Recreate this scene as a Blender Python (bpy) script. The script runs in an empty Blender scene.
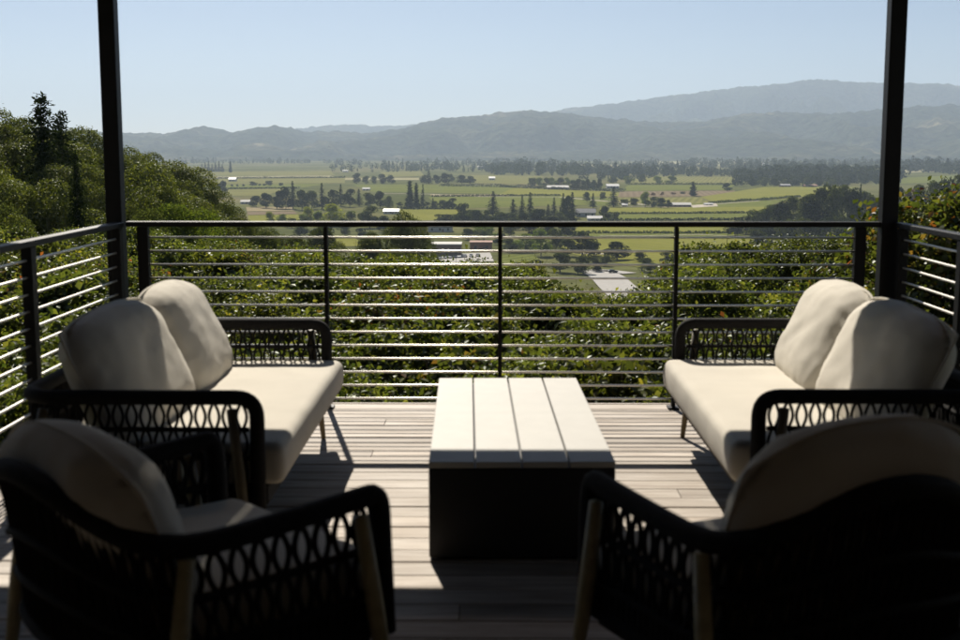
import bpy, bmesh, math, random
import numpy as np
from mathutils import Vector, Matrix, noise

R = math.radians
scene = bpy.context.scene
col = scene.collection
random.seed(7); rng = np.random.default_rng(7)

# ------------------------------------------------------------------ camera, sky, sun, exposure
F_PX, CAM_H = 1250.0, 1.49                 # focal length in photo pixels (960 wide), eye height above deck
PITCH, YAW = math.atan(172 / F_PX), 12 / F_PX
cam_d = bpy.data.cameras.new('camera'); cam = bpy.data.objects.new('camera', cam_d); col.objects.link(cam)
cam.location = (0, 0, CAM_H); cam.rotation_euler = (math.pi / 2 - PITCH, 0, YAW)
cam_d.sensor_width = 36; cam_d.lens = 36 * F_PX / 960
cam_d.clip_start = 0.05; cam_d.clip_end = 60000
cam_d.dof.use_dof = True; cam_d.dof.focus_distance = 22; cam_d.dof.aperture_fstop = 3.6
scene.camera = cam

HAZE = 9.5e-5                              # air density per metre
SUN_EL, SUN_AZ = R(38.0), R(12.0)          # azimuth: left of straight ahead (+Y)
world = bpy.data.worlds.new('World'); scene.world = world; world.use_nodes = True
wn = world.node_tree; wn.nodes.clear()
sky = wn.nodes.new('ShaderNodeTexSky'); sky.sky_type = 'NISHITA'; sky.sun_disc = False
sky.sun_elevation = SUN_EL; sky.sun_rotation = -SUN_AZ
sky.air_density = 0.6; sky.dust_density = 0.35; sky.ozone_density = 0.6; sky.altitude = 300
bg = wn.nodes.new('ShaderNodeBackground'); bg.inputs['Strength'].default_value = 0.05
wo = wn.nodes.new('ShaderNodeOutputWorld')
wn.links.new(sky.outputs[0], bg.inputs['Color']); wn.links.new(bg.outputs[0], wo.inputs['Surface'])
sd = bpy.data.lights.new('sun', 'SUN'); sd.energy = 5.0; sd.angle = R(0.53); sd.color = (1.0, 0.92, 0.80)
sun = bpy.data.objects.new('sun', sd); col.objects.link(sun)
sdir = Vector((-math.sin(SUN_AZ) * math.cos(SUN_EL), math.cos(SUN_AZ) * math.cos(SUN_EL), math.sin(SUN_EL)))
sun.rotation_euler = sdir.to_track_quat('Z', 'Y').to_euler()
vs = scene.view_settings
vs.view_transform = 'Standard'; vs.look = 'None'; vs.gamma = 1; vs.use_curve_mapping = False; vs.exposure = 0.7
cy = scene.cycles
cy.max_bounces = 8; cy.diffuse_bounces = 3; cy.glossy_bounces = 2; cy.transmission_bounces = 3
cy.transparent_max_bounces = 12; cy.volume_bounces = 1
cy.use_denoising = True
cy.caustics_reflective = False; cy.caustics_refractive = False

# ------------------------------------------------------------------ photo pixel -> place
def ray(x, y):
    u, v = (x - 480) / F_PX, (y - 320) / F_PX
    d = (u, math.cos(PITCH) - v * math.sin(PITCH), -math.sin(PITCH) - v * math.cos(PITCH))
    c, s = math.cos(YAW), math.sin(YAW)
    return Vector((c * d[0] - s * d[1], s * d[0] + c * d[1], d[2]))
def at_z(x, y, z):
    d = ray(x, y); return Vector((0, 0, CAM_H)) + d * ((z - CAM_H) / d.z)
def at_y(x, y, Y):
    d = ray(x, y); return Vector((0, 0, CAM_H)) + d * (Y / d.y)

# ------------------------------------------------------------------ tagging helpers
def tag(o, label=None, cat=None, group=None, kind=None):
    if label: o['label'] = label
    if cat: o['category'] = cat
    if group: o['group'] = group
    if kind: o['kind'] = kind
    return o
def empty(name, loc=(0, 0, 0), rz=0, parent=None):
    o = bpy.data.objects.new(name, None); col.objects.link(o)
    o.location = loc; o.rotation_euler = (0, 0, rz); o.empty_display_size = 0.1
    if parent: o.parent = parent
    return o
def link(name, me, mat=None, parent=None, loc=None):
    o = bpy.data.objects.new(name, me); col.objects.link(o)
    if mat is not None and not me.materials: me.materials.append(mat)
    if parent: o.parent = parent
    if loc is not None: o.location = loc
    return o
def set_mat(o, mat):
    o.material_slots[0].link = 'OBJECT'; o.material_slots[0].material = mat
def copy_tree(o, parent=None):
    c = o.copy(); col.objects.link(c); c.parent = parent
    for ch in list(o.children): copy_tree(ch, c)
    return c

# ------------------------------------------------------------------ mesh helpers
class MB:
    def __init__(s): s.v = []; s.f = []
    def add(s, vs_, fs_):
        b = len(s.v); s.v += [tuple(v) for v in vs_]; s.f += [tuple(i + b for i in f) for f in fs_]; return s
    def box(s, x0, x1, y0, y1, z0, z1):
        return s.add([(x0,y0,z0),(x1,y0,z0),(x1,y1,z0),(x0,y1,z0),(x0,y0,z1),(x1,y0,z1),(x1,y1,z1),(x0,y1,z1)],
                     [(0,3,2,1),(4,5,6,7),(0,1,5,4),(1,2,6,5),(2,3,7,6),(3,0,4,7)])
    def tube(s, pts, rad, n=8, cap=True, up=None, flat=1.0):
        pts = [Vector(p) for p in pts]; m = len(pts)
        if not hasattr(rad, '__len__'): rad = [rad] * m
        rings = []; prev = None
        for i, p in enumerate(pts):
            t = (pts[min(i + 1, m - 1)] - pts[max(i - 1, 0)])
            if t.length < 1e-9: t = Vector((0, 0, 1))
            t.normalize()
            if prev is None:
                a = Vector(up) if up else (Vector((0, 0, 1)) if abs(t.z) < .9 else Vector((1, 0, 0)))
            else: a = prev
            a = (a - t * a.dot(t))
            if a.length < 1e-6: a = t.orthogonal()
            a.normalize(); prev = a; b = t.cross(a)
            rings.append([p + (a * math.cos(2*math.pi*k/n) * rad[i] + b * math.sin(2*math.pi*k/n) * rad[i] * flat) for k in range(n)])
        vs_ = [q for r_ in rings for q in r_]
        fs_ = [(i*n+k, i*n+(k+1)%n, (i+1)*n+(k+1)%n, (i+1)*n+k) for i in range(m-1) for k in range(n)]
        if cap: fs_ += [tuple(range(n-1, -1, -1)), tuple((m-1)*n + k for k in range(n))]
        return s.add(vs_, fs_)
    def mesh(s, name, smooth=False):
        me = bpy.data.meshes.new(name); me.from_pydata(s.v, [], s.f); me.validate(); me.update()
        if smooth: me.shade_smooth()
        return me
    def build(s, name, mat, parent=None, smooth=False, loc=None):
        return link(name, s.mesh(name, smooth), mat, parent, loc)

def bevel_mesh(me, off=.004, seg=2):
    bm = bmesh.new(); bm.from_mesh(me)
    bmesh.ops.bevel(bm, geom=list(bm.edges), offset=off, segments=seg, affect='EDGES', profile=.5)
    bm.to_mesh(me); bm.free(); return me

def fillet(pts, rads, seg=6):
    out = [Vector(pts[0])]
    for i in range(1, len(pts) - 1):
        p0, p, p1 = Vector(pts[i-1]), Vector(pts[i]), Vector(pts[i+1])
        r = rads if not hasattr(rads, '__len__') else rads[i]
        a = p + (p0 - p).normalized() * min(r, (p0-p).length * .49)
        b = p + (p1 - p).normalized() * min(r, (p1-p).length * .49)
        for k in range(seg + 1):
            t = k / seg
            out.append(a * (1-t)**2 + p * 2*t*(1-t) + b * t*t)
    out.append(Vector(pts[-1])); return out

def mesh_np(name, V, F, smooth=False):
    me = bpy.data.meshes.new(name); V = np.asarray(V, np.float32); F = np.asarray(F, np.int32)
    n = F.shape[1]
    me.vertices.add(len(V)); me.vertices.foreach_set('co', V.ravel())
    me.loops.add(F.size); me.loops.foreach_set('vertex_index', F.ravel())
    me.polygons.add(len(F)); me.polygons.foreach_set('loop_start', np.arange(0, F.size, n, dtype=np.int32))
    me.update(calc_edges=True)
    if smooth: me.shade_smooth()
    return me

def unit(a): return a / np.maximum(np.linalg.norm(a, axis=1, keepdims=True), 1e-9)
def leaves(C, N, L, W, fold=.18, up=None):
    """folded kite leaves: centres C, normals N, lengths L, widths W -> verts, tris"""
    n = len(C); N = unit(N); U = unit(np.cross(N, rng.normal(size=(n, 3)))) if up is None else unit(up)
    S = np.cross(N, U); L = np.asarray(L).reshape(-1, 1) * np.ones((n, 1)); W = np.asarray(W).reshape(-1, 1) * np.ones((n, 1))
    base, tip = C - U * L * .5, C + U * L * .5
    lf, rt = C - S * W * .5 + N * W * fold - U * L * .05, C + S * W * .5 + N * W * fold - U * L * .05
    V = np.stack([base, rt, tip, lf], 1).reshape(-1, 3)
    i = np.arange(n) * 4
    T = np.concatenate([np.stack([i, i+1, i+2], 1), np.stack([i, i+2, i+3], 1)])
    return V, T
def join(parts):
    Vs, Ts, b = [], [], 0
    for V, T in parts: Vs.append(V); Ts.append(T + b); b += len(V)
    return np.concatenate(Vs), np.concatenate(Ts)

# ------------------------------------------------------------------ materials
def new_mat(name):
    m = bpy.data.materials.new(name); m.use_nodes = True
    nt = m.node_tree; nt.nodes.clear(); o = nt.nodes.new('ShaderNodeOutputMaterial'); return m, nt, o
def N(nt, t, **kw):
    n = nt.nodes.new(t)
    for k, v in kw.items():
        if k in n.inputs: n.inputs[k].default_value = v
        else: setattr(n, k, v)
    return n
def ramp(nt, stops, interp='LINEAR'):
    r = nt.nodes.new('ShaderNodeValToRGB'); cr = r.color_ramp; cr.interpolation = interp
    while len(cr.elements) < len(stops): cr.elements.new(.5)
    for e, (p, c) in zip(cr.elements, stops): e.position = p; e.color = (*c, 1)
    return r
def simple(name, c, rough=.6, metal=0, var=.12, scale=8, bump=0, bscale=60, spec=.5, stretch=(1,1,1), coord='Object'):
    m, nt, o = new_mat(name)
    p = N(nt, 'ShaderNodeBsdfPrincipled', Roughness=rough, Metallic=metal); p.inputs['Specular IOR Level'].default_value = spec
    tc = N(nt, 'ShaderNodeTexCoord'); mp = N(nt, 'ShaderNodeMapping'); mp.inputs['Scale'].default_value = stretch
    nt.links.new(tc.outputs[coord], mp.inputs[0])
    nz = N(nt, 'ShaderNodeTexNoise', Scale=scale, Detail=6.0); nt.links.new(mp.outputs[0], nz.inputs['Vector'])
    r = ramp(nt, [(.3, tuple(x * (1 - var) for x in c)), (.7, tuple(min(1, x * (1 + var)) for x in c))])
    nt.links.new(nz.outputs[0], r.inputs[0]); nt.links.new(r.outputs[0], p.inputs['Base Color'])
    if bump:
        bn = N(nt, 'ShaderNodeTexNoise', Scale=bscale, Detail=4.0); nt.links.new(mp.outputs[0], bn.inputs['Vector'])
        b = N(nt, 'ShaderNodeBump', Strength=bump, Distance=.01); nt.links.new(bn.outputs[0], b.inputs['Height'])
        nt.links.new(b.outputs[0], p.inputs['Normal'])
    nt.links.new(p.outputs[0], o.inputs[0]); return m

def foliage(name, cols, trans=.35, gloss=.08, rough=.4, obj_var=.25):
    m, nt, o = new_mat(name)
    g = N(nt, 'ShaderNodeNewGeometry'); oi = N(nt, 'ShaderNodeObjectInfo')
    stops = [(i / max(1, len(cols) - 1), c) if not isinstance(c[0], tuple) else (c[1], c[0]) for i, c in enumerate(cols)]
    r = ramp(nt, stops); nt.links.new(g.outputs['Random Per Island'], r.inputs[0])
    hsv = N(nt, 'ShaderNodeHueSaturation'); nt.links.new(r.outputs[0], hsv.inputs['Color'])
    mr = N(nt, 'ShaderNodeMapRange'); mr.inputs['To Min'].default_value = 1 - obj_var; mr.inputs['To Max'].default_value = 1 + obj_var
    nt.links.new(oi.outputs['Random'], mr.inputs['Value']); nt.links.new(mr.outputs[0], hsv.inputs['Value'])
    d = N(nt, 'ShaderNodeBsdfDiffuse'); t = N(nt, 'ShaderNodeBsdfTranslucent'); gl = N(nt, 'ShaderNodeBsdfGlossy', Roughness=rough)
    gl.inputs['Color'].default_value = (.9, .95, .9, 1)
    tint = N(nt, 'ShaderNodeMix', data_type='RGBA', blend_type='MULTIPLY'); tint.inputs[0].default_value = 1
    nt.links.new(hsv.outputs[0], tint.inputs[6]); tint.inputs[7].default_value = (1.25, 1.35, .55, 1)
    nt.links.new(hsv.outputs[0], d.inputs[0]); nt.links.new(tint.outputs[2], t.inputs[0])
    m1 = N(nt, 'ShaderNodeMixShader', Fac=trans); nt.links.new(d.outputs[0], m1.inputs[1]); nt.links.new(t.outputs[0], m1.inputs[2])
    m2 = N(nt, 'ShaderNodeMixShader', Fac=gloss); nt.links.new(m1.outputs[0], m2.inputs[1]); nt.links.new(gl.outputs[0], m2.inputs[2])
    nt.links.new(m2.outputs[0], o.inputs[0]); return m

M = {}
M['black_metal'] = simple('black_metal', (.007, .007, .008), .5, .0, .25, 14, .05, 120, .15)
M['rod'] = simple('steel_rod', (.74, .71, .65), .40, 1.0, .06, 20)
M['rope'] = simple('charcoal_rope', (.014, .013, .013), .85, 0, .3, 60, .6, 350, .25)
M['leg'] = simple('olive_leg_lightened', (.42, .36, .20), .5, 0, .2, 20, .05, 90)  # armchair legs: tone raised in place of fill light missing there
M['sofa_leg'] = simple('olive_leg_backlit', (.15, .115, .06), .5, 0, .2, 20, .05, 90)  # same leg finish, darkened to put the sofa legs' backlit shade into colour
M['fabric'] = simple('cream_fabric', (.60, .562, .485), .95, 0, .04, 5, .25, 500, .15)
M['table_plank'] = simple('bone_white_plank', (.46, .45, .415), .6, 0, .04, 10, .08, 90, .2)
M['table_body'] = simple('black_table_body', (.008, .008, .009), .5, 0, .2, 10, .05, 60)
M['bark'] = simple('bark', (.09, .07, .05), .9, 0, .35, 6, .6, 30)
M['soil'] = simple('soil', (.07, .06, .035), .95, 0, .4, .8, 0)

def deck_material():
    m, nt, o = new_mat('weathered_deck_wood')
    p = N(nt, 'ShaderNodeBsdfPrincipled', Roughness=.72); p.inputs['Specular IOR Level'].default_value = .35
    tc = N(nt, 'ShaderNodeTexCoord'); oi = N(nt, 'ShaderNodeObjectInfo')
    ofs = N(nt, 'ShaderNodeVectorMath', operation='ADD'); sc = N(nt, 'ShaderNodeVectorMath', operation='SCALE'); sc.inputs['Scale'].default_value = 37
    cmb = N(nt, 'ShaderNodeCombineXYZ'); nt.links.new(oi.outputs['Random'], cmb.inputs[0]); nt.links.new(oi.outputs['Random'], cmb.inputs[2])
    nt.links.new(cmb.outputs[0], sc.inputs[0]); nt.links.new(tc.outputs['Object'], ofs.inputs[0]); nt.links.new(sc.outputs[0], ofs.inputs[1])
    mp = N(nt, 'ShaderNodeMapping'); mp.inputs['Scale'].default_value = (1.2, 26, 26); nt.links.new(ofs.outputs[0], mp.inputs[0])
    grain = N(nt, 'ShaderNodeTexNoise', Scale=2.2, Detail=8.0, Roughness=.65); nt.links.new(mp.outputs[0], grain.inputs['Vector'])
    mp2 = N(nt, 'ShaderNodeMapping'); mp2.inputs['Scale'].default_value = (1.1, 3, 3); nt.links.new(ofs.outputs[0], mp2.inputs[0])
    blot = N(nt, 'ShaderNodeTexNoise', Scale=1.6, Detail=5.0); nt.links.new(mp2.outputs[0], blot.inputs['Vector'])
    r1 = ramp(nt, [(.28, (.22, .18, .14)), (.5, (.42, .375, .32)), (.75, (.58, .54, .48))]); nt.links.new(grain.outputs[0], r1.inputs[0])
    r2 = ramp(nt, [(.3, (.78, .72, .66)), (.7, (1.08, 1.08, 1.1))]); nt.links.new(blot.outputs[0], r2.inputs[0])
    mx = N(nt, 'ShaderNodeMix', data_type='RGBA', blend_type='MULTIPLY'); mx.inputs[0].default_value = 1
    nt.links.new(r1.outputs[0], mx.inputs[6]); nt.links.new(r2.outputs[0], mx.inputs[7])
    hsv = N(nt, 'ShaderNodeHueSaturation'); mr = N(nt, 'ShaderNodeMapRange'); mr.inputs['To Min'].default_value = .74; mr.inputs['To Max'].default_value = 1.18
    nt.links.new(oi.outputs['Random'], mr.inputs['Value']); nt.links.new(mr.outputs[0], hsv.inputs['Value']); nt.links.new(mx.outputs[2], hsv.inputs['Color'])
    nt.links.new(hsv.outputs[0], p.inputs['Base Color'])
    b = N(nt, 'ShaderNodeBump', Strength=.35, Distance=.004); nt.links.new(grain.outputs[0], b.inputs['Height']); nt.links.new(b.outputs[0], p.inputs['Normal'])
    nt.links.new(p.outputs[0], o.inputs[0]); return m
M['deck'] = deck_material()

def canopy_material():                      # smoked translucent roofing: lets about a tenth of the light through
    m, nt, o = new_mat('smoked_canopy_panel')
    t = N(nt, 'ShaderNodeBsdfTransparent'); t.inputs[0].default_value = (.105, .09, .075, 1)
    g = N(nt, 'ShaderNodeBsdfPrincipled', Roughness=.3); g.inputs['Base Color'].default_value = (.02, .018, .016, 1)
    mx = N(nt, 'ShaderNodeMixShader', Fac=.08); nt.links.new(t.outputs[0], mx.inputs[1]); nt.links.new(g.outputs[0], mx.inputs[2])
    nt.links.new(mx.outputs[0], o.inputs[0]); return m
M['canopy'] = canopy_material()

# leaf colours (true reflectances; light and shade come from the sun)
M['leaf_vine'] = foliage('vine_leaves', [((.04, .055, .014), 0), ((.085, .10, .026), .45), ((.15, .158, .042), .9), ((.21, .19, .055), 1.0)], .5, .028, .42)
M['leaf_vine_red'] = foliage('vine_leaves_turning_red', [((.04, .055, .014), 0), ((.085, .098, .026), .5), ((.145, .148, .042), .86), ((.2, .12, .04), .94), ((.24, .06, .025), 1.0)], .5, .028, .42)
M['leaf_vine_yellow'] = foliage('vine_leaves_turning_yellow', [((.05, .06, .014), 0), ((.105, .115, .026), .5), ((.185, .18, .045), .9), ((.3, .24, .05), 1.0)], .5, .028, .42)
M['leaf_oak'] = foliage('oak_leaves', [(.045, .055, .022), (.075, .088, .034), (.11, .12, .048)], .35, .0, .45)
M['leaf_wood'] = foliage('hillside_leaves', [(.05, .064, .016), (.115, .13, .03), (.19, .19, .048)], .32, .02, .42)
M['leaf_dark'] = foliage('dark_oak_leaves', [(.026, .035, .017), (.036, .047, .021), (.048, .058, .026)], .2, .0, .5)
M['leaf_light'] = foliage('pale_green_leaves', [(.09, .13, .03), (.15, .19, .04), (.19, .22, .055)], .4, .0, .5)
M['leaf_yellow'] = foliage('yellow_green_leaves', [(.15, .18, .03), (.25, .26, .04), (.30, .29, .06)], .4, .0, .5)
M['leaf_red'] = foliage('rust_red_leaves', [(.09, .035, .02), (.15, .06, .03), (.2, .1, .05)], .3, .04, .5)
M['leaf_conifer'] = foliage('conifer_needles', [(.018, .027, .014), (.028, .04, .018), (.04, .052, .022)], .15, .0, .5)

# ------------------------------------------------------------------ terrain
ZV = -53.5                                  # valley floor
def smin(a, b, k): 
    h = max(0., min(1., .5 + .5 * (b - a) / k)); return b * (1 - h) + a * h - k * h * (1 - h)
def ground_z(x, y):
    z1 = -2.7 - .15 * max(0., y - 6)
    sp = -3.2 + .30 * min(60., max(-30., -x - 10)) - .10 * max(0., y) - .28 * max(0., y - 105) - .05 * max(0, -x - 70)
    z = -smin(-z1, -sp, 3.0) if x < 20 else z1
    z = -smin(-z, -ZV, 6.0)
    if abs(y) < 400 and z > ZV + 1: z += .5 * noise.noise(Vector((x * .08, y * .08, 0)))
    if y < 8 and abs(x) < 40: z = min(z, -2.5)
    return max(z, ZV)

def ground_material():
    m, nt, o = new_mat('valley_ground')
    p = N(nt, 'ShaderNodeBsdfDiffuse'); tc = N(nt, 'ShaderNodeTexCoord')
    n1 = N(nt, 'ShaderNodeTexNoise', Scale=.004, Detail=6.0); nt.links.new(tc.outputs['Object'], n1.inputs['Vector'])
    r1 = ramp(nt, [(.35, (.085, .095, .035)), (.5, (.12, .125, .05)), (.65, (.17, .15, .075))]); nt.links.new(n1.outputs[0], r1.inputs[0])
    n2 = N(nt, 'ShaderNodeTexNoise', Scale=.06, Detail=8.0); nt.links.new(tc.outputs['Object'], n2.inputs['Vector'])
    r2 = ramp(nt, [(.3, (.7, .7, .7)), (.7, (1.2, 1.2, 1.15))]); nt.links.new(n2.outputs[0], r2.inputs[0])
    mx = N(nt, 'ShaderNodeMix', data_type='RGBA', blend_type='MULTIPLY'); mx.inputs[0].default_value = 1
    nt.links.new(r1.outputs[0], mx.inputs[6]); nt.links.new(r2.outputs[0], mx.inputs[7]); nt.links.new(mx.outputs[2], p.inputs[0])
    nt.links.new(p.outputs[0], o.inputs[0]); return m
def build_ground():
    na, radii = 260, np.concatenate([[0.], np.geomspace(3, 17000, 130)])
    V = [(0, 0, ground_z(0, 0))]; Fc = []
    for r in radii[1:]:
        for k in range(na):
            a = 2 * math.pi * k / na; x, y = r * math.sin(a), r * math.cos(a); V.append((x, y, ground_z(x, y)))
    for k in range(na): Fc.append((0, 1 + (k + 1) % na, 1 + k))
    for i in range(len(radii) - 2):
        for k in range(na):
            a, b = 1 + i * na + k, 1 + i * na + (k + 1) % na
            Fc.append((a, b, b + na, a + na))
    me = bpy.data.meshes.new('ground'); me.from_pydata(V, [], Fc); me.update(); me.shade_smooth()
    o = link('ground', me, ground_material()); tag(o, 'valley floor and brushy hillside falling away below the deck', 'ground', kind='structure')
build_ground()

# far hills ------------------------------------------------------------
def hill_material():
    m, nt, o = new_mat('wooded_hills')
    p = N(nt, 'ShaderNodeBsdfDiffuse'); tc = N(nt, 'ShaderNodeTexCoord')
    n1 = N(nt, 'ShaderNodeTexNoise', Scale=.0016, Detail=7.0, Roughness=.6); nt.links.new(tc.outputs['Object'], n1.inputs['Vector'])
    r1 = ramp(nt, [(.0, (.024, .032, .02)), (.5, (.04, .047, .027)), (.62, (.08, .078, .045)), (.68, (.2, .17, .11))]); nt.links.new(n1.outputs[0], r1.inputs[0])
    n2 = N(nt, 'ShaderNodeTexNoise', Scale=.02, Detail=6.0); nt.links.new(tc.outputs['Object'], n2.inputs['Vector'])
    r2 = ramp(nt, [(.35, (.45, .45, .45)), (.65, (1.4, 1.4, 1.3))]); nt.links.new(n2.outputs[0], r2.inputs[0])
    mx = N(nt, 'ShaderNodeMix', data_type='RGBA', blend_type='MULTIPLY'); mx.inputs[0].default_value = 1
    nt.links.new(r1.outputs[0], mx.inputs[6]); nt.links.new(r2.outputs[0], mx.inputs[7]); nt.links.new(mx.outputs[2], p.inputs[0])
    b = N(nt, 'ShaderNodeBump', Strength=1.0, Distance=25.0); nt.links.new(n2.outputs[0], b.inputs['Height']); nt.links.new(b.outputs[0], p.inputs['Normal'])
    nt.links.new(p.outputs[0], o.inputs[0]); return m
M['hill'] = hill_material()
def ridge(name, label, prof, D, front, back, seed, spur=.75):
    """prof: (pixel x, pixel y) crest line at distance D; the slope runs front metres towards us"""
    xs = np.array([p[0] for p in prof], float); ys = np.array([p[1] for p in prof], float)
    nx, ny = 800, 46
    V, Fc = [], []
    for j in range(ny):
        s = j / (ny - 1)
        for i in range(nx):
            px = xs[0] + (xs[-1] - xs[0]) * i / (nx - 1)
            top = at_y(px, float(np.interp(px, xs, ys)), D); hgt = top.z - ZV
            d = -front + (front + back) * s
            X, Y = top.x * (1 + d / D * .6), D + d
            q = Vector((X * .0011, Y * .0006, seed)); rid = 1 - abs(noise.fractal(q, 1.0, 2.1, 5) * 1.6)
            base = (1 - min(1, -d / front)) if d < 0 else (1 - d / back)
            base = base ** 1.15 if d < 0 else base
            mid = 4 * base * (1 - base)
            h = hgt * (base + spur * (rid - .75) * mid)
            h += 10 * noise.noise(Vector((X * .012, Y * .012, seed))) * min(1, base * 3) + 11 * noise.noise(Vector((X * .035, Y * .035, seed))) * min(1, base * 3)
            V.append((X, Y, max(ZV - 6, ZV - 6 + h + 6 * base)))
    for j in range(ny - 1):
        for i in range(nx - 1):
            a = j * nx + i; Fc.append((a, a + 1, a + nx + 1, a + nx))
    me = bpy.data.meshes.new(name); me.from_pydata(V, [], Fc); me.update(); me.shade_smooth()
    tag(link(name, me, M['hill']), label, 'hills', kind='structure')
ridge('hills', 'nearer wooded ridge closing the valley', [(-500,140),(-200,136),(0,134),(60,130),(130,133),(165,133),(190,128),(205,125),(218,129),(232,133),(248,129),(262,127),(280,126),(296,129),(312,131),(340,131),(365,133),(400,129),(425,122),(450,117),(480,115),(505,112),(530,110),(560,112),(590,116),(615,119),(640,121),(680,122),(705,121),(730,116),(760,112),(790,111),(830,113),(860,111),(900,107),(935,105),(960,104),(1050,104),(1200,110),(1500,120)], 7600, 2300, 1500, 3.1)
ridge('hills', 'taller pale mountain ridge behind the valley', [(200,138),(320,126),(345,124),(380,126),(440,122),(500,116),(555,110),(580,107),(610,104),(650,98),(690,93),(715,90),(735,87),(760,85),(785,83),(805,80),(818,79),(835,80),(860,82),(890,82),(915,83),(940,83),(960,85),(1020,88),(1150,95),(1400,105)], 11500, 2600, 2500, 8.7)
ridge('hills', 'low foothills along the far edge of the valley floor', [(-400,150),(0,149),(130,150),(170,148),(210,151),(260,152),(320,154),(380,156),(430,155),(480,153),(540,152),(600,151),(650,148),(700,149),(760,147),(820,150),(870,149),(930,147),(1000,146),(1300,150)], 6000, 700, 900, 5.5, .6)

# fields -----------------------------------------------------------------
def field_material(name, c1, c2, ang, period=.42):
    m, nt, o = new_mat(name)
    p = N(nt, 'ShaderNodeBsdfDiffuse'); tc = N(nt, 'ShaderNodeTexCoord')
    mp = N(nt, 'ShaderNodeMapping'); mp.inputs['Rotation'].default_value = (0, 0, ang); nt.links.new(tc.outputs['Object'], mp.inputs[0])
    w = N(nt, 'ShaderNodeTexWave', Scale=period / 10, Distortion=1.2, Detail=2.0); w.inputs['Detail Scale'].default_value = .5
    nt.links.new(mp.outputs[0], w.inputs['Vector'])
    nz = N(nt, 'ShaderNodeTexNoise', Scale=.014, Detail=8.0, Roughness=.6); nt.links.new(tc.outputs['Object'], nz.inputs['Vector'])
    nz2 = N(nt, 'ShaderNodeTexNoise', Scale=.25, Detail=4.0); nt.links.new(tc.outputs['Object'], nz2.inputs['Vector'])
    ad = N(nt, 'ShaderNodeMath', operation='ADD'); mu = N(nt, 'ShaderNodeMath', operation='MULTIPLY'); mu.inputs[1].default_value = .42
    nt.links.new(w.outputs[1], mu.inputs[0]); nt.links.new(mu.outputs[0], ad.inputs[0]); nt.links.new(nz.outputs[0], ad.inputs[1])
    ad2 = N(nt, 'ShaderNodeMath', operation='MULTIPLY_ADD'); ad2.inputs[1].default_value = .35
    nt.links.new(nz2.outputs[0], ad2.inputs[0]); nt.links.new(ad.outputs[0], ad2.inputs[2])
    r = ramp(nt, [(.5, c1), (1.0, c2)]); nt.links.new(ad2.outputs[0], r.inputs[0])
    nt.links.new(r.outputs[0], p.inputs[0]); nt.links.new(p.outputs[0], o.inputs[0]); return m
FM = {'green': field_material('vineyard_green', (.085, .105, .03), (.155, .17, .045), .5),
      'bright': field_material('vineyard_bright', (.12, .135, .03), (.215, .21, .05), .9),
      'olive': field_material('vineyard_olive', (.11, .12, .04), (.20, .19, .07), .2),
      'tan': field_material('stubble_tan', (.20, .165, .095), (.30, .25, .15), 1.2),
      'brown': field_material('ploughed_brown', (.15, .115, .075), (.21, .165, .11), .1),
      'pale': field_material('pale_dry_grass', (.24, .22, .12), (.34, .31, .18), .7)}
fields = [  # pixel quads on the valley floor, seen through to the ground
    ('olive', [(190,172),(330,171),(335,175),(192,176)]), ('pale', [(195,176.6),(330,175.6),(335,177),(196,178.5)]),
    ('olive', [(196,179),(345,178),(345,183),(198,184)]), ('green', [(200,184.6),(330,183.6),(300,188),(205,189)]),
    ('olive', [(205,189.6),(290,188.6),(262,196),(210,196)]), ('tan', [(246,207),(292,207),(295,211),(247,211.5)]),
    ('brown', [(247,212),(295,211.6),(297,214),(248,215)]), ('bright', [(248,215.6),(300,214.6),(305,224),(248,226)]),
    ('pale', [(345,178),(420,178),(420,180),(345,180)]), ('green', [(352,184.5),(520,185),(500,194),(372,192)]),
    ('tan', [(430,194.6),(520,194.6),(500,196.5),(432,196.5)]), ('green', [(428,197),(560,196),(590,205),(440,209)]),
    ('bright', [(470,186),(600,190),(640,196),(560,197),(500,195)]), ('bright', [(398,209.5),(462,209.5),(466,220),(404,221)]),
    ('olive', [(470,175),(545,176),(530,184),(476,183)]), ('green', [(560,198),(650,197.5),(640,203),(600,206)]),
    ('olive', [(640,176),(745,177),(735,184),(628,184)]), ('green', [(628,185),(735,185),(728,190),(622,191)]),
    ('brown', [(620,191.6),(735,190.6),(733,196),(618,197)]), ('bright', [(700,197),(765,187),(860,187),(790,199),(715,203)]),
    ('olive', [(615,198),(700,197.5),(712,204),(612,205)]), ('green', [(690,204),(790,199.5),(760,208),(690,210)]),
    ('bright', [(600,208),(770,207),(760,213),(600,214)]), ('green', [(600,214.6),(760,213.6),(752,220),(600,221)]),
    ('olive', [(590,221.6),(752,220.6),(748,225),(580,226)]), ('bright', [(578,226.8),(748,226),(745,233),(574,233)]),
    ('green', [(572,233.6),(745,233.6),(742,237),(568,238)]), ('bright', [(566,238.8),(760,238),(765,262),(640,268),(560,252)]),
    ('green', [(500,255),(536,255),(542,267),(500,268)]), ('bright', [(330,236),(378,236),(376,246),(330,247)]),
    ('pale', [(842,172),(960,168),(960,171),(842,175)]), ('olive', [(850,176),(900,176),(900,180),(850,181)]),
    ('green', [(890,178),(965,175),(965,182),(890,184)]), ('pale', [(560,164),(640,165),(650,168),(565,167)]),
    ('olive', [(380,172),(420,171),(425,176),(385,177)]), ('pale', [(690,163),(790,162),(800,165),(700,166)]),
    ('pale', [(640,161),(745,162),(745,164),(640,164)]), ('tan', [(655,207.5),(712,203.5),(725,205),(690,208.5)]),
]
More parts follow.
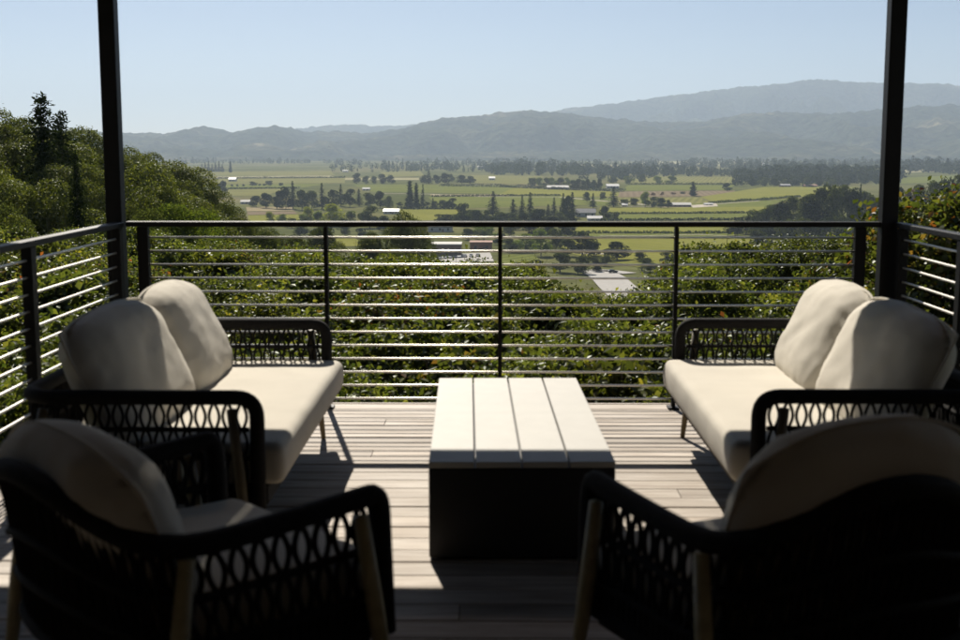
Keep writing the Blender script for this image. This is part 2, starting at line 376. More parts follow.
for i, (k, q) in enumerate(fields):
    ps = [at_z(x, y, ZV) for x, y in q]; z = ZV + .15 + .012 * (i % 12)
    c = sum((Vector((p.x, p.y, 0)) for p in ps), Vector()) / len(ps)
    me = bpy.data.meshes.new('field'); me.from_pydata([(p.x - c.x, p.y - c.y, 0) for p in ps], [], [tuple(range(len(ps)))]); me.update()
    if me.polygons[0].normal.z < 0: me.flip_normals()
    tag(link('field', me, FM[k], loc=(c.x, c.y, z)), 'field', 'field', kind='structure')
M['road'] = simple('pale_road', (.30, .285, .26), .9, 0, .1, .4)
M['dirt'] = simple('pale_dirt', (.36, .31, .23), .95, 0, .15, .3)
def strip_road(pts, w, mat, name='road'):
    P = [at_z(x, y, ZV) for x, y in pts]; mb = MB(); vs_ = []
    for i, p in enumerate(P):
        t = (P[min(i+1, len(P)-1)] - P[max(i-1, 0)]); t.z = 0; t.normalize(); n = Vector((-t.y, t.x, 0))
        vs_ += [(p.x + n.x*w/2, p.y + n.y*w/2, ZV + .36), (p.x - n.x*w/2, p.y - n.y*w/2, ZV + .36)]
    mb.add(vs_, [(2*i, 2*i+1, 2*i+3, 2*i+2) for i in range(len(P)-1)])
    o = mb.build(name, mat); tag(o, 'road', 'road', kind='structure')
strip_road([(590,270.5),(610,271.5),(630,274)], 8, M['road'])
strip_road([(596,271),(608,278),(618,288),(632,300),(650,318)], 15, M['road'])
strip_road([(380,193.6),(430,194.3),(480,196.8),(560,197.3),(650,205.5)], 6, M['dirt'], 'dirt_track')
strip_road([(460,185),(540,187),(600,191),(625,191.3)], 5, M['road'])
strip_road([(575,253.5),(600,254.5),(640,252)], 5, M['dirt'], 'dirt_track')
strip_road([(600,236),(640,236.5),(700,235),(745,237.5)], 3, M['dirt'], 'dirt_track')
strip_road([(620,206.5),(660,207),(720,204),(760,201)], 4, M['dirt'], 'dirt_track')
def lot(q, mat, name='parking_lot'):
    ps = [at_z(x, y, ZV) for x, y in q]
    me = bpy.data.meshes.new(name); me.from_pydata([(p.x, p.y, ZV + .4) for p in ps], [], [tuple(range(len(ps)))]); me.update()
    if me.polygons[0].normal.z < 0: me.flip_normals()
    tag(link(name, me, mat), 'pale paved yard', 'yard', kind='structure')
lot([(420,256),(490,253),(494,262),(418,264)], M['road'])
lot([(690,206),(716,203.5),(718,206.5),(693,208)], M['dirt'], 'yard')

# ------------------------------------------------------------------ deck
RAIL_Y, LX, RX = 7.09, -2.10, 2.28
deck = empty('deck'); tag(deck, 'weathered grey wooden deck laid in long boards', 'deck', kind='structure')
bm_ = MB(); bm_.box(-2.36, 2.54, -.0675, .0675, -.03, 0)
board_me = bevel_mesh(bm_.mesh('board'), .003, 1); board_me.materials.append(M['deck'])
yb, nb = RAIL_Y + .045, 0
while yb > -1.9:
    half = nb % 5 == 3
    if half:
        xs_ = random.uniform(-.7, .9)
        for a, b in ((-2.36, xs_ - .002), (xs_ + .002, 2.54)):
            m2 = MB(); m2.box(a, b, -.0675, .0675, -.03, 0); m2.build('board', M['deck'], deck, loc=(0, yb, random.uniform(-.0015, .001)))
    else:
        o = link('board', board_me, None, deck, (0, yb, random.uniform(-.0015, .001)))
    yb -= .1415; nb += 1
mb = MB(); mb.box(-2.36, 2.54, RAIL_Y + .118, RAIL_Y + .143, -.32, .002); mb.build('fascia_board', M['deck'], deck)
mb = MB()
for k in range(10): x = -2.3 + k * .53; mb.box(x, x + .04, -1.9, RAIL_Y + .11, -.25, -.034)
mb.build('joist_frame', M['bark'], deck)
for k, (x, y) in enumerate([(-2.2, 6.9), (2.4, 6.9), (-2.2, 2.5), (2.4, 2.5), (0.1, 6.9)]):
    mb = MB(); mb.box(x - .06, x + .06, y - .06, y + .06, ground_z(x, y) - .3, -.25); mb.build('support_post', M['bark'], deck)

# ------------------------------------------------------------------ railings
RZ = [.057 + .0775 * i for i in range(13)]
def railing(label, a, b, posts, ends, rod_pad=.0):
    """a, b: end points of the rail on the deck; posts: [(distance, width, depth)]"""
    a, b = Vector((*a, 0)), Vector((*b, 0)); L = (b - a).length; ang = math.atan2(b.y - a.y, b.x - a.x)
    root = empty('railing', a, ang); tag(root, label, 'railing')
    m_ = MB(); m_.box(0, L, -.028, .028, 1.048, 1.078); bevel = bevel_mesh(m_.mesh('top_rail'), .004, 2)
    link('top_rail', bevel, M['black_metal'], root)
    for d, w, dep in posts:
        m_ = MB(); m_.box(d - w/2, d + w/2, -dep/2, dep/2, 0.003, 1.046); link('post', bevel_mesh(m_.mesh('post'), .003, 1), M['black_metal'], root)
        m_ = MB(); m_.box(d - w/2 - .02, d + w/2 + .02, -dep/2 - .015, dep/2 + .015, .002, .012); m_.build('base_plate', M['black_metal'], root)
    m_ = MB(); m_.tube([(ends[0], 0, 0), (ends[1], 0, 0)], .0058, 10); rod = m_.mesh('rod', True); rod.materials.append(M['rod'])
    for z in RZ: link('rod', rod, None, root, (0, 0, z))
    return root
x0 = -2.075
railing('black metal railing with thin horizontal steel rods across the end of the deck', (x0, RAIL_Y), (2.19, RAIL_Y),
        [(-1.983 - x0, .062, .05), (-.944 - x0, .022, .05), (.046 - x0, .022, .05), (1.045 - x0, .022, .05), (2.081 - x0, .062, .05)],
        (-1.983 - x0, 2.081 - x0))
railing('black side railing with steel rods behind the sofa whose pillows are shaded',
        (LX, -1.5), (LX, 7.03), [(8.47, .05, .05), (7.13, .062, .05), (5.6, .05, .05), (4.1, .05, .05), (2.6, .05, .05), (1.1, .05, .05)], (.02, 8.5))
railing('black side railing with steel rods behind the sofa with brightly sunlit cushions',
        (RX, -1.5), (RX, 7.03), [(8.46, .062, .05), (7.55, .062, .05), (6.0, .05, .05), (4.5, .05, .05), (3.0, .05, .05), (1.5, .05, .05)], (.02, 8.5))

# ------------------------------------------------------------------ canopy over the deck, on two steel columns
for (x, lab) in ((-2.135, 'square black steel column at the deck corner before the wooded hillside'),
                 (2.235, 'square black steel column at the deck corner before the distant oak grove')):
    c = empty('steel_column', (x, RAIL_Y, 0)); tag(c, lab, 'column')
    m_ = MB(); m_.box(-.045, .045, -.045, .045, .012, 2.448); link('shaft', bevel_mesh(m_.mesh('shaft'), .006, 2), M['black_metal'], c)
    m_ = MB(); m_.box(-.075, .075, -.07, .07, .002, .011); m_.build('base_plate', M['black_metal'], c)
can = empty('canopy', (0, 0, 2.45)); tag(can, 'flat smoked canopy roof over the deck carried by black steel beams', 'canopy')
m_ = MB(); m_.box(-2.7, 2.8, 7.078, 7.178, 0, .133); m_.build('beam', M['black_metal'], can)
for x in (-2.7, 2.72):
    m_ = MB(); m_.box(x, x + .08, -2.0, 7.07, .02, .128); m_.build('beam', M['black_metal'], can)
for k in range(4):
    xa = -2.61 + k * 1.33
    m_ = MB(); m_.box(xa, xa + 1.325, -2.0, 7.072, .10, .112); m_.build('roof_panel', M['canopy'], can)
hs = empty('house', (0, -2.0, 0)); tag(hs, 'unseen house walls behind and beside the deck, added to shape its light', 'house')
M['cladding'] = simple('taupe_bounce_cladding', (.36, .31, .26), .8, 0, .2, 3, .2, 40, .3, (1, 1, 12))  # kept pale so the unseen walls bounce light onto the armchairs
for k in range(18):
    m_ = MB(); m_.box(-6, 6, -.05 - .004 * (k % 2), 0, -2.6 + k * .34, -2.27 + k * .34); m_.build('unseen_cladding_board', M['cladding'], hs)
m_ = MB(); m_.box(-6, 6, -6, -.06, -2.7, 3.6); m_.build('wall', M['cladding'], hs)
for sx in (-1, 1):  # side walls added out of view to block sky light from the sides
    for k in range(16):
        xw = sx * (3.0 + .004 * (k % 2)); m_ = MB(); m_.box(min(xw, xw + sx * .12), max(xw, xw + sx * .12), .01, 5.6, -2.6 + k * .34, -2.27 + k * .34); m_.build('unseen_cladding_board', M['cladding'], hs)
m_ = MB(); m_.box(-6.3, 6.3, -6.3, .3, 3.6, 3.75); m_.build('roof', M['cladding'], hs)

# ------------------------------------------------------------------ cushions
def rounded_box(hx, hy, hz, r, n=(28, 16, 6), puff=.012, seed=0, wr=.004):
    def axis(h, n_):
        e = [-h, -h + r*.15, -h + r*.4, -h + r*.75]; mid = list(np.linspace(-h + r*1.1, h - r*1.1, max(2, n_)))
        return e + mid + [-v for v in reversed(e)]
    X, Y, Z = axis(hx, n[0]), axis(hy, n[1]), axis(hz, n[2]); idx = {}; V = []; Fc = []
    def vid(p):
        k = tuple(round(c, 6) for c in p)
        if k not in idx: idx[k] = len(V); V.append(p)
        return idx[k]
    def grid(A, B, fn, flip):
        for i in range(len(A)-1):
            for j in range(len(B)-1):
                q = [vid(fn(A[i], B[j])), vid(fn(A[i+1], B[j])), vid(fn(A[i+1], B[j+1])), vid(fn(A[i], B[j+1]))]
                Fc.append(tuple(reversed(q)) if flip else tuple(q))
    grid(X, Y, lambda a, b: (a, b, hz), False); grid(X, Y, lambda a, b: (a, b, -hz), True)
    grid(X, Z, lambda a, b: (a, -hy, b), False); grid(X, Z, lambda a, b: (a, hy, b), True)
    grid(Y, Z, lambda a, b: (hx, a, b), False); grid(Y, Z, lambda a, b: (-hx, a, b), True)
    out = []
    for p in V:
        p = Vector(p); q = Vector((max(-hx+r, min(hx-r, p.x)), max(-hy+r, min(hy-r, p.y)), max(-hz+r, min(hz-r, p.z))))
        d = p - q
        if d.length > 1e-9: p = q + d.normalized() * r
        k = (1 - (p.x/hx)**2) * (1 - (p.y/hy)**2)
        nz = noise.fractal(Vector((p.x*5, p.y*5, p.z*5 + seed)), 1.0, 2.0, 3)
        p.z += (puff * k if p.z > 0 else 0) + wr * nz
        side = 1 - (p.z / hz) ** 2
        if abs(p.y) > hy - r: p.y += math.copysign(.012 * max(0, side), p.y) + wr * nz
        if abs(p.x) > hx - r: p.x += math.copysign(.008 * max(0, side), p.x)
        out.append(p)
    me = bpy.data.meshes.new('seat_cushion'); me.from_pydata([tuple(p) for p in out], [], Fc); me.update(); me.shade_smooth(); return me

def pillow_mesh(w, h, t, seed=0, n=44, sag=.02, droop=.03):
    """plump knife-edge pillow: x = width, z = height, y = thickness"""
    V, Fc = [], []
    def pt(u, v, s):
        cu, cv = abs(u), abs(v)
        prof = max(0, 1 - min(1, (cu**5 + cv**5) ** .2) ** 3.4) ** .6
        x = w/2 * u * (1 - .03 * cv**4); z = h/2 * v * (1 - .035 * cu**4)
        z += sag * .15 * math.cos(u * math.pi) * cv - (droop * cu**2.4 * (v * .5 + .5) * h)
        y = s * t/2 * prof
        e = (1 - prof)
        nz = noise.fractal(Vector((u*2.2 + seed, v*2.2, s)), 1.0, 2.2, 4)
        wr = noise.noise(Vector((u*9 + seed*3, v*2.5, s*2))) * .011 * e * min(1, prof * 5) + noise.noise(Vector((u*2.5, v*9 + seed, s*3))) * .009 * e * min(1, prof * 5)
        fold = -.005 * math.exp(-((u*.8 + v*.5 + .25*math.sin(seed*5 + v*2)) / .16)**2) * prof
        y += s * ((.008 * nz) * prof + wr * 1.6 + fold)
        return (x, y, z + .004 * nz)
    for s in (1, -1):
        b = len(V)
        us = [math.sin(math.pi/2 * (2*i/n - 1)) for i in range(n+1)]
        for j in range(n+1):
            for i in range(n+1): V.append(pt(us[i], us[j], s))
        for j in range(n):
            for i in range(n):
                a = b + j*(n+1) + i; q = (a, a+1, a+n+2, a+n+1); Fc.append(q if s < 0 else tuple(reversed(q)))
    me = bpy.data.meshes.new('back_cushion'); me.from_pydata(V, [], Fc); me.update(); 
    bm = bmesh.new(); bm.from_mesh(me); bmesh.ops.remove_doubles(bm, verts=bm.verts, dist=.0012); bm.to_mesh(me); bm.free(); me.shade_smooth()
    # seam piping runs round the edge
    ring = []
    for k in range(96):
        a = k / 96 * 4
        u, v = [( -1 + 2*(a%1), -1), (1, -1 + 2*(a%1)), (1 - 2*(a%1), 1), (-1, 1 - 2*(a%1))][int(a)]
        p1, p2 = pt(u, v, 1), pt(u, v, -1); ring.append(tuple((p1[i] + p2[i]) / 2 for i in range(3)))
    ring.append(ring[0]); pm = MB(); pm.tube(ring, .0055, 6, cap=False); return me, pm.mesh('piping', True)

# ------------------------------------------------------------------ rope weave
def weave(mb, top, bot, length, d, r, rows=((.03, .46), (.50, .97)), wide=.74, narrow=.22, band=True, s0=0.0):
    """top(s), bot(s) -> points; pairs of cords that open into almond gaps"""
    n = max(1, int(round((length - s0) / d))); dd = (length - s0) / n
    P = lambda s, t: top(s).lerp(bot(s), t)
    for k in range(n):
        c = s0 + (k + .5) * dd
        for (ta, tb) in rows:
            for sg in (-1, 1):
                pts = [P(min(length, max(0, c + sg * dd/2 * (narrow + (wide - narrow) * math.sin(math.pi * q/8)))), ta + (tb - ta) * q/8) for q in range(9)]
                mb.tube(pts, r, 5, cap=False)
    if band:
        for i in range(len(rows) - 1):
            tm = (rows[i][1] + rows[i+1][0]) / 2
            mb.tube([P(length * q/24, tm) for q in range(25)], r * 1.5, 6)

def polyline_fn(pts):
    pts = [Vector(p) for p in pts]; L = [0]
    for a, b in zip(pts, pts[1:]): L.append(L[-1] + (b - a).length)
    def fn(s):
        s = max(0, min(L[-1], s))
        for i in range(len(pts)-1):
            if s <= L[i+1] + 1e-9:
                t = (s - L[i]) / max(1e-9, L[i+1]-L[i]); return pts[i].lerp(pts[i+1], t)
        return pts[-1]
    return fn, L[-1]

# ------------------------------------------------------------------ sofas (local: front +y, length along x)
def make_sofa(loc, rz, label, seed):
    t = empty('sofa', (*loc, 0), rz); tag(t, label, 'sofa')
    X, FY, BY, ZT = .945, .405, -.44, .607
    path = fillet([(-X, FY, .20), (-X, FY, ZT), (-X, BY, ZT), (X, BY, ZT), (X, FY, ZT), (X, FY, .20)], [0, .075, .14, .14, .075, 0], 7)
    m = MB(); m.tube(path, .0275, 12, up=(1, 0, 0)); m.build('armrest_rail', M['rope'], t, True)
    low = fillet([(-X, FY, .24), (-X, BY, .24), (X, BY, .24), (X, FY, .24)], .1, 6)
    m = MB(); m.tube(low, .02, 10); m.tube([(-X, FY, .24), (X, FY, .24)], .02, 10); m.build('lower_rail', M['rope'], t, True)
    m = MB(); m.box(-X + .02, X - .02, BY + .02, FY + .03, .205, .272); link('seat_frame', bevel_mesh(m.mesh('seat_frame'), .008, 2), M['rope'], t)
    for s in (-1, 1):
        m = MB()
        top = lambda q, s=s: Vector((s*X, FY - .03 - q, ZT - .02)); bot = lambda q, s=s: Vector((s*X, FY - .03 - q, .385))
        weave(m, top, bot, .74, .05, .0062)
        m.tube([bot(q/10*.76) for q in range(11)], .010, 6)
        b2 = lambda q, s=s: Vector((s*X, FY - .03 - q, .25))
        weave(m, bot, b2, .74, .046, .0052, rows=((.02, .98),), wide=.6, narrow=.3, band=False)
        m.build('arm_weave', M['rope'], t, True)
    m = MB(); top = lambda q: Vector((-X + .1 + q, BY, ZT - .02)); bot = lambda q: Vector((-X + .1 + q, BY, .25))
    weave(m, top, bot, 2*X - .2, .05, .0075, rows=((.02, .33), (.35, .66), (.68, .98)))
    m.build('back_weave', M['rope'], t, True)
    for sx in (-1, 1):
        for (yt, yb_) in ((FY - .085, FY - .03), (BY + .09, BY - .02)):
            m = MB(); m.tube([(sx*(X + .030), yt, .57), (sx*(X + .032), yt + (yb_-yt)*.5, .3), (sx*(X + .05), yb_, 0.002)], [.018, .021, .012], 12)
            m.build('leg', M['sofa_leg'], t, True)
    o = link('seat_cushion', rounded_box(X - .04, .44, .078, .03, puff=.006, seed=seed, wr=.0035), M['fabric'], t, (0, .045, .352))
    for s in (-1, 1):
        pm, pp = pillow_mesh(.94, .56, .25, seed + s)
        o = link('back_cushion', pm, M['fabric'], t, (s * .445, -.185, .61))
        o.rotation_euler = (R(25), R(1.5 * s), R(-2 * s)); link('piping', pp, M['fabric'], o)
    return t
make_sofa((-1.245, 5.32), -math.pi/2, 'black rope sofa with cream cushions, its seat front and pillows mostly shaded', 1.3)
make_sofa((1.365, 5.36), math.pi/2, 'black rope sofa with cream cushions, seat front and far pillow in full sun', 4.1)

# ------------------------------------------------------------------ armchairs (local: front +y)
def make_chair(loc, rz, label, seed, pz=.625):
    t = empty('armchair', (*loc, 0), rz); tag(t, label, 'armchair')
    A, FY, BY = .39, .31, -.27
    def rail_z(x, y):                       # arms dip at the back corner, backrest rises to its middle
        if y > BY + .02: return .578 + .03 * ((y - BY) / (FY - BY)) ** 1.5
        return .578 + .145 * max(0, math.cos(x / A * math.pi / 2)) ** 1.2
    bx = [(-A + .02 + 2*(A-.02) * k/16) for k in range(17)]
    back = [(x, BY - .16 * max(0, math.cos(x / A * math.pi / 2)) ** .8, 0) for x in bx]
    plan = [(-A, FY - (FY - BY) * k/10, 0) for k in range(10)] + back + [(A, BY + (FY - BY) * (k+1)/10, 0) for k in range(10)]
    top = [Vector((p[0], p[1], rail_z(p[0], p[1] if i in range(10) or i >= len(plan)-10 else BY))) for i, p in enumerate(plan)]
    for _ in range(2): top = [top[0]] + [(top[i-1] + top[i]*2 + top[i+1]) / 4 for i in range(1, len(top)-1)] + [top[-1]]
    f1, f2 = top[0], top[-1]
    path = fillet([(f1.x, f1.y + .015, .23), (f1.x, f1.y, f1.z), top[1]], .06, 6)[:-1] + top[1:-1] + fillet([top[-2], (f2.x, f2.y, f2.z), (f2.x, f2.y + .015, .23)], .06, 6)[1:]
    m = MB(); m.tube(path, .029, 12, up=(1, 0, 0)); m.build('armrest_rail', M['rope'], t, True)
    lowp = [Vector((p.x, p.y if p.y > BY else BY + (p.y - BY) * .45, .25)) for p in top]
    m = MB(); m.tube(lowp, .021, 10); m.tube([lowp[0], lowp[-1]], .021, 8); m.build('lower_rail', M['rope'], t, True)
    m = MB(); outline = [(p.x * .95, p.y * .95) for p in lowp]; n = len(outline)
    m.add([(x, y, .20) for x, y in outline] + [(x, y, .325) for x, y in outline], [tuple(range(n)), tuple(range(2*n-1, n-1, -1))] + [(i, (i+1) % n, n + (i+1) % n, n + i) for i in range(n)])
    m.build('seat_frame', M['rope'], t)
    fn, L = polyline_fn(top); lf, LL = polyline_fn(lowp)
    k_ = LL / L; arm = FY - BY - .03
    for s0, s1 in ((.03, arm), (L - arm, L - .03)):
        m = MB(); tp = lambda q, s0=s0: fn(s0 + q) - Vector((0, 0, .022)); bt = lambda q, s0=s0: Vector((*lf((s0 + q) * k_).xy, .335))
        weave(m, tp, bt, s1 - s0, .055, .0078)
        m.tube([bt((s1-s0) * q/12) for q in range(13)], .013, 6)
        b2 = lambda q, s0=s0: Vector((*lf((s0 + q) * k_).xy, .25))
        weave(m, bt, b2, s1 - s0, .055, .0125, rows=((.02, .98),), wide=.5, narrow=.45, band=False)
        m.build('arm_weave', M['rope'], t, True)
    m = MB(); tp = lambda q: fn(arm + q) - Vector((0, 0, .022)); bt = lambda q: Vector((*lf((arm + q) * k_).xy, .255))
    weave(m, tp, bt, L - 2*arm, .045, .0088, rows=((.01, .33), (.36, .65), (.68, .98)), wide=.66, narrow=.3)
    for tm in (.345, .665): m.tube([tp((L-2*arm) * q/24).lerp(bt((L-2*arm) * q/24), tm) + (tp((L-2*arm) * q/24) - Vector((0, .1, tp((L-2*arm) * q/24).z))).normalized() * .006 for q in range(25)], .013, 8)
    m.build('back_weave', M['rope'], t, True)
    for sx in (-1, 1):
        for (yt, yb_) in ((FY - .075, FY + .0), (BY + .035, BY - .035)):
            m = MB(); m.tube([(sx*(A + .028), yt, .565), (sx*(A + .034), yt + (yb_-yt)*.5, .3), (sx*(A + .055), yb_, .002)], [.019, .023, .013], 12)
            m.build('leg', M['leg'], t, True)
    link('seat_cushion', rounded_box(A - .045, .31, .075, .045, (16, 16, 5), .02, seed), M['fabric'], t, (0, .045, .36))
    pm, pp = pillow_mesh(.72, .49, .25, seed, droop=.17)
    o = link('back_cushion', pm, M['fabric'], t, (0, BY + .015, pz)); o.rotation_euler = (R(19), 0, 0); link('piping', pp, M['fabric'], o)
    return t
chair_a = make_chair((-.81, 3.215), R(-47), 'black rope armchair turned away, beside the sofa with the shaded cushions', 2.2, .58); chair_a.scale = (1.05, 1.05, 1.0)
make_chair((.755, 3.176), R(26), 'black rope armchair turned away, overlapping the corner of the low table', 7.7)

# ------------------------------------------------------------------ low table
tb = empty('coffee_table', (.094, 5.22, 0), R(1.1)); tag(tb, 'low rectangular black table topped with four pale planks', 'table')
TW, TL = .680, 1.66
m = MB(); m.box(-TW/2 + .003, TW/2 - .003, -TL/2 + .003, TL/2 - .003, .012, .345); link('body', bevel_mesh(m.mesh('body'), .004, 1), M['table_body'], tb)
m = MB(); m.box(-TW/2 + .03, TW/2 - .03, -TL/2 + .03, TL/2 - .03, .002, .011); m.build('plinth', M['table_body'], tb)
pw = TW / 4
for k in range(4):
    m = MB(); m.box(-pw/2 + .0035, pw/2 - .0035, -TL/2, TL/2, 0, .022); link('plank', bevel_mesh(m.mesh('plank'), .002, 1), M['table_plank'], tb, (-TW/2 + pw*(k+.5), 0, .348))

# ------------------------------------------------------------------ plants: meshes
def lobes(seed, k, rx, rz, z0, ra=.28, rb=.5):
    r_ = np.random.default_rng(seed); out = []
    for i in range(k):
        a, q = r_.uniform(0, 2*math.pi), math.sqrt(r_.uniform(0, 1))
        zz = r_.uniform(0, 1); w = math.sqrt(max(.05, 1 - (2*zz - .75)**2 * .6))
        out.append((rx*.72*q*w*math.cos(a), rx*.72*q*w*math.sin(a), z0 + rz*zz, rx*r_.uniform(ra, rb)))
    return out
def crown_mesh(name, seed, lob, n, L, W, inner=.25, flat=.75, jitter=.7, up=.45, per=14, spread=.34, out=.012):
    r_ = np.random.default_rng(seed); lob = np.array(lob)
    w = lob[:, 3]**2; idx = r_.choice(len(lob), n, p=w/w.sum())
    d = unit(r_.normal(size=(n, 3)) + np.array([0, 0, up]))
    rad = 1 - inner * r_.uniform(0, 1, n)**1.5 + (.16 if out > .02 else .06) * r_.normal(size=n)
    rad = np.where(r_.uniform(size=n) < out, rad * r_.uniform(1.05, 1.35, n), rad)
    # small sprays: bunch the leaves so gaps open between them
    bun = r_.normal(size=(max(8, n // per), 3)); bun = unit(bun + np.array([0, 0, up])); bi = (r_.integers(0, max(1, len(bun) // len(lob)), n) * len(lob) + idx) % len(bun)
    d = unit(bun[bi] + spread * r_.normal(size=(n, 3)))
    C = lob[idx, :3] + d * (lob[idx, 3] * rad)[:, None] * np.array([1, 1, flat])
    Nn = unit(d * .5 + jitter * r_.normal(size=(n, 3)) + np.array([0, 0, .45]))
    V, T = leaves(C, Nn, L * r_.uniform(.6, 1.3, n), W * r_.uniform(.6, 1.3, n))
    return mesh_np(name, V, T)
def trunk_mesh(seed, lob, h0, r0, nlimb=6):
    r_ = random.Random(seed); m = MB()
    top = (r_.uniform(-.03, .03), r_.uniform(-.03, .03), h0)
    m.tube([(0, 0, -.06), (r_.uniform(-.01, .01), 0, h0*.5), top], [r0*1.25, r0, r0*.75], 7)
    for l in sorted(lob, key=lambda q: -q[3])[:nlimb]:
        m.tube([top, ((top[0]+l[0])*.5, (top[1]+l[1])*.5, (h0+l[2])*.52), (l[0], l[1], l[2])], [r0*.55, r0*.35, r0*.12], 5)
    return m.mesh('trunk', True)

# unit trees: total height 1
def broadleaf_set(name, seeds, k, rx, n, L, W, ra=.28, rb=.5, jit=.6):
    out = []
    for s in seeds:
        lb = lobes(s, k, rx, .62, .17, ra, rb); zmax = max(l[2] + l[3]*.75 for l in lb)
        lb = [(x/zmax, y/zmax, z/zmax, r_/zmax) for x, y, z, r_ in lb]
        out.append((crown_mesh('crown', s, lb, n, L, W, inner=.16, jitter=jit, up=.3), trunk_mesh(s, lb, .22, .022)))
    return out
FAR_TREE = broadleaf_set('far', range(11, 17), 17, .42, 4200, .050, .042)
WOOD_TREE = broadleaf_set('wood', range(21, 26), 17, .46, 30000, .0175, .0135, .27, .42, .38)

def conifer_set(seeds, R0, n_lev, power, L, droop=.25, dens=1.0, bare=.1):
    out = []
    for s in seeds:
        r_ = np.random.default_rng(s); C, Nn, U = [], [], []
        for i in range(n_lev):
            h = bare + (1 - bare) * (i + r_.uniform(-.3, .3)) / n_lev
            rad = R0 * max(.02, (1 - h)) ** power * r_.uniform(.7, 1.15) + .012
            nb_ = max(4, int((5 + 9 * (1 - h)) * dens))
            for b in range(nb_):
                a = r_.uniform(0, 2*math.pi); ln = rad * r_.uniform(.55, 1.15); ns = max(3, int(ln / R0 * 13 * dens))
                for q in range(ns):
                    t_ = (q + r_.uniform(0, 1)) / ns; off = r_.normal(size=3) * .012
                    C.append((ln*t_*math.cos(a) + off[0], ln*t_*math.sin(a) + off[1], h - droop*ln*t_*t_ + off[2] * .7))
                    U.append((math.cos(a) + r_.normal()*.5, math.sin(a) + r_.normal()*.5, -.25 + r_.normal()*.3)); Nn.append(r_.normal(size=3) * .5 + np.array([0, 0, 1]))
        C, Nn, U = np.array(C), unit(np.array(Nn)), unit(np.array(U)); U = unit(U - Nn * (U * Nn).sum(1, keepdims=True))
        V, T = leaves(C, Nn, L * r_.uniform(.6, 1.4, len(C)), L * .45 * r_.uniform(.6, 1.4, len(C)), up=U)
        m = MB(); m.tube([(0, 0, -.05), (0, 0, .5), (0, 0, .98)], [.02, .012, .002], 7)
        out.append((mesh_np('crown', V, T), m.mesh('trunk', True)))
    return out
CONIFER = conifer_set((31, 32, 33), .27, 30, .85, .055)
CYPRESS = conifer_set((34, 35), .15, 34, .38, .06, -.5, 1.1, .03)
TALL_CONIFER = conifer_set((36, 37), .25, 40, .6, .027, .22, 2.3, .12)
KINDS = {'oak': (FAR_TREE, 'leaf_oak'), 'dark': (FAR_TREE, 'leaf_dark'), 'light': (FAR_TREE, 'leaf_light'), 'yellow': (FAR_TREE, 'leaf_yellow'),
         'red': (FAR_TREE, 'leaf_red'), 'conifer': (CONIFER, 'leaf_conifer'), 'cypress': (CYPRESS, 'leaf_conifer'), 'wood': (WOOD_TREE, 'leaf_wood'),
         'woodlight': (WOOD_TREE, 'leaf_light'), 'fir': (TALL_CONIFER, 'leaf_conifer'), 'wooddark': (WOOD_TREE, 'leaf_oak')}
for st, _ in KINDS.values():
    for cr, tr in st:
        if not cr.materials: cr.materials.append(M['leaf_oak'])
        if not tr.materials: tr.materials.append(M['bark'])
SPREAD = {'conifer': .40, 'cypress': .25, 'fir': .34}
tree_no = 0
def tree(kind, base, height, width, label, group, name=None):
    global tree_no; tree_no += 1
    st, mat = KINDS[kind]; cr, tr = st[tree_no % len(st)]
    nm = name or {'conifer': 'conifer_tree', 'fir': 'conifer_tree', 'cypress': 'cypress_tree', 'oak': 'oak_tree', 'dark': 'oak_tree'}.get(kind, 'broadleaf_tree')
    t = empty(nm, base, random.uniform(0, 6.28)); tag(t, label, 'tree', group)
    sxy = width / SPREAD.get(kind, .86)
    for n_, me in (('trunk', tr), ('crown', cr)):
        o = link(n_, me, None, t); o.scale = (sxy, sxy, height)
        if n_ == 'crown': set_mat(o, M[mat])
    return t

# trees standing on the valley floor: (pixel x, pixel y of the foot, height px, width px, kind)
def valley(rows, label, group):
    for px, py, h, w, k in rows:
        b = at_z(px, py, ZV); s = (b - Vector((0, 0, CAM_H))).length / F_PX
        tree(k, b, h * s, w * s, label, group)
valley([(410, 208, 27, 8, 'cypress'), (416.5, 208, 25, 5, 'cypress')], 'tall slender dark cypress of the close pair between the green fields', 'pair of cypresses')
valley([(423, 208, 24, 6.5, 'conifer')], 'slim loose conifer just beside the pair of tall cypresses', None)
valley([(433, 209, 11, 6, 'conifer')], 'short pointed conifer at the edge of the bright field near the cypresses', None)
valley([(443, 209, 9, 10, 'dark'), (452, 209, 11, 11, 'dark')], 'round dark tree at the end of the bright field by the cypresses', 'round trees by the cypresses')
valley([(463, 220, 17, 13, 'dark'), (472, 222, 12, 14, 'dark'), (478, 222, 10, 12, 'oak'), (503, 222, 10, 14, 'oak')], 'low dark tree filling between the valley conifers', 'low trees among the conifers')
valley([(493, 216, 25, 15, 'conifer')], 'broad dark conifer standing apart before the green vineyard', None)
valley([(513, 219, 20, 13, 'conifer'), (522, 219, 24, 9, 'conifer'), (530, 219, 27, 11, 'conifer')], 'dark conifer in the clump of three in mid valley', 'clump of three conifers')
valley([(541, 219, 10, 14, 'dark'), (548, 217, 13, 8, 'conifer'), (554, 217, 20, 8, 'conifer'), (563, 217, 24, 10, 'conifer'), (572, 218, 26, 11, 'conifer'), (567, 218, 22, 12, 'dark')], 'tall dark evergreen in the dense stand beside the grey-roofed house', 'evergreens by the house')
valley([(605, 219, 13, 12, 'dark')], 'rounded tree at the gable of the grey-roofed house', None)
valley([(613.5, 207, 20, 12, 'conifer')], 'wide pyramid conifer beside the farm road', None)
valley([(587, 202, 10, 9, 'oak'), (593, 208, 15, 8, 'conifer'), (603, 200, 8, 7, 'oak')], 'small tree between the pyramid conifer and the dense stand', 'small trees by the farm road')
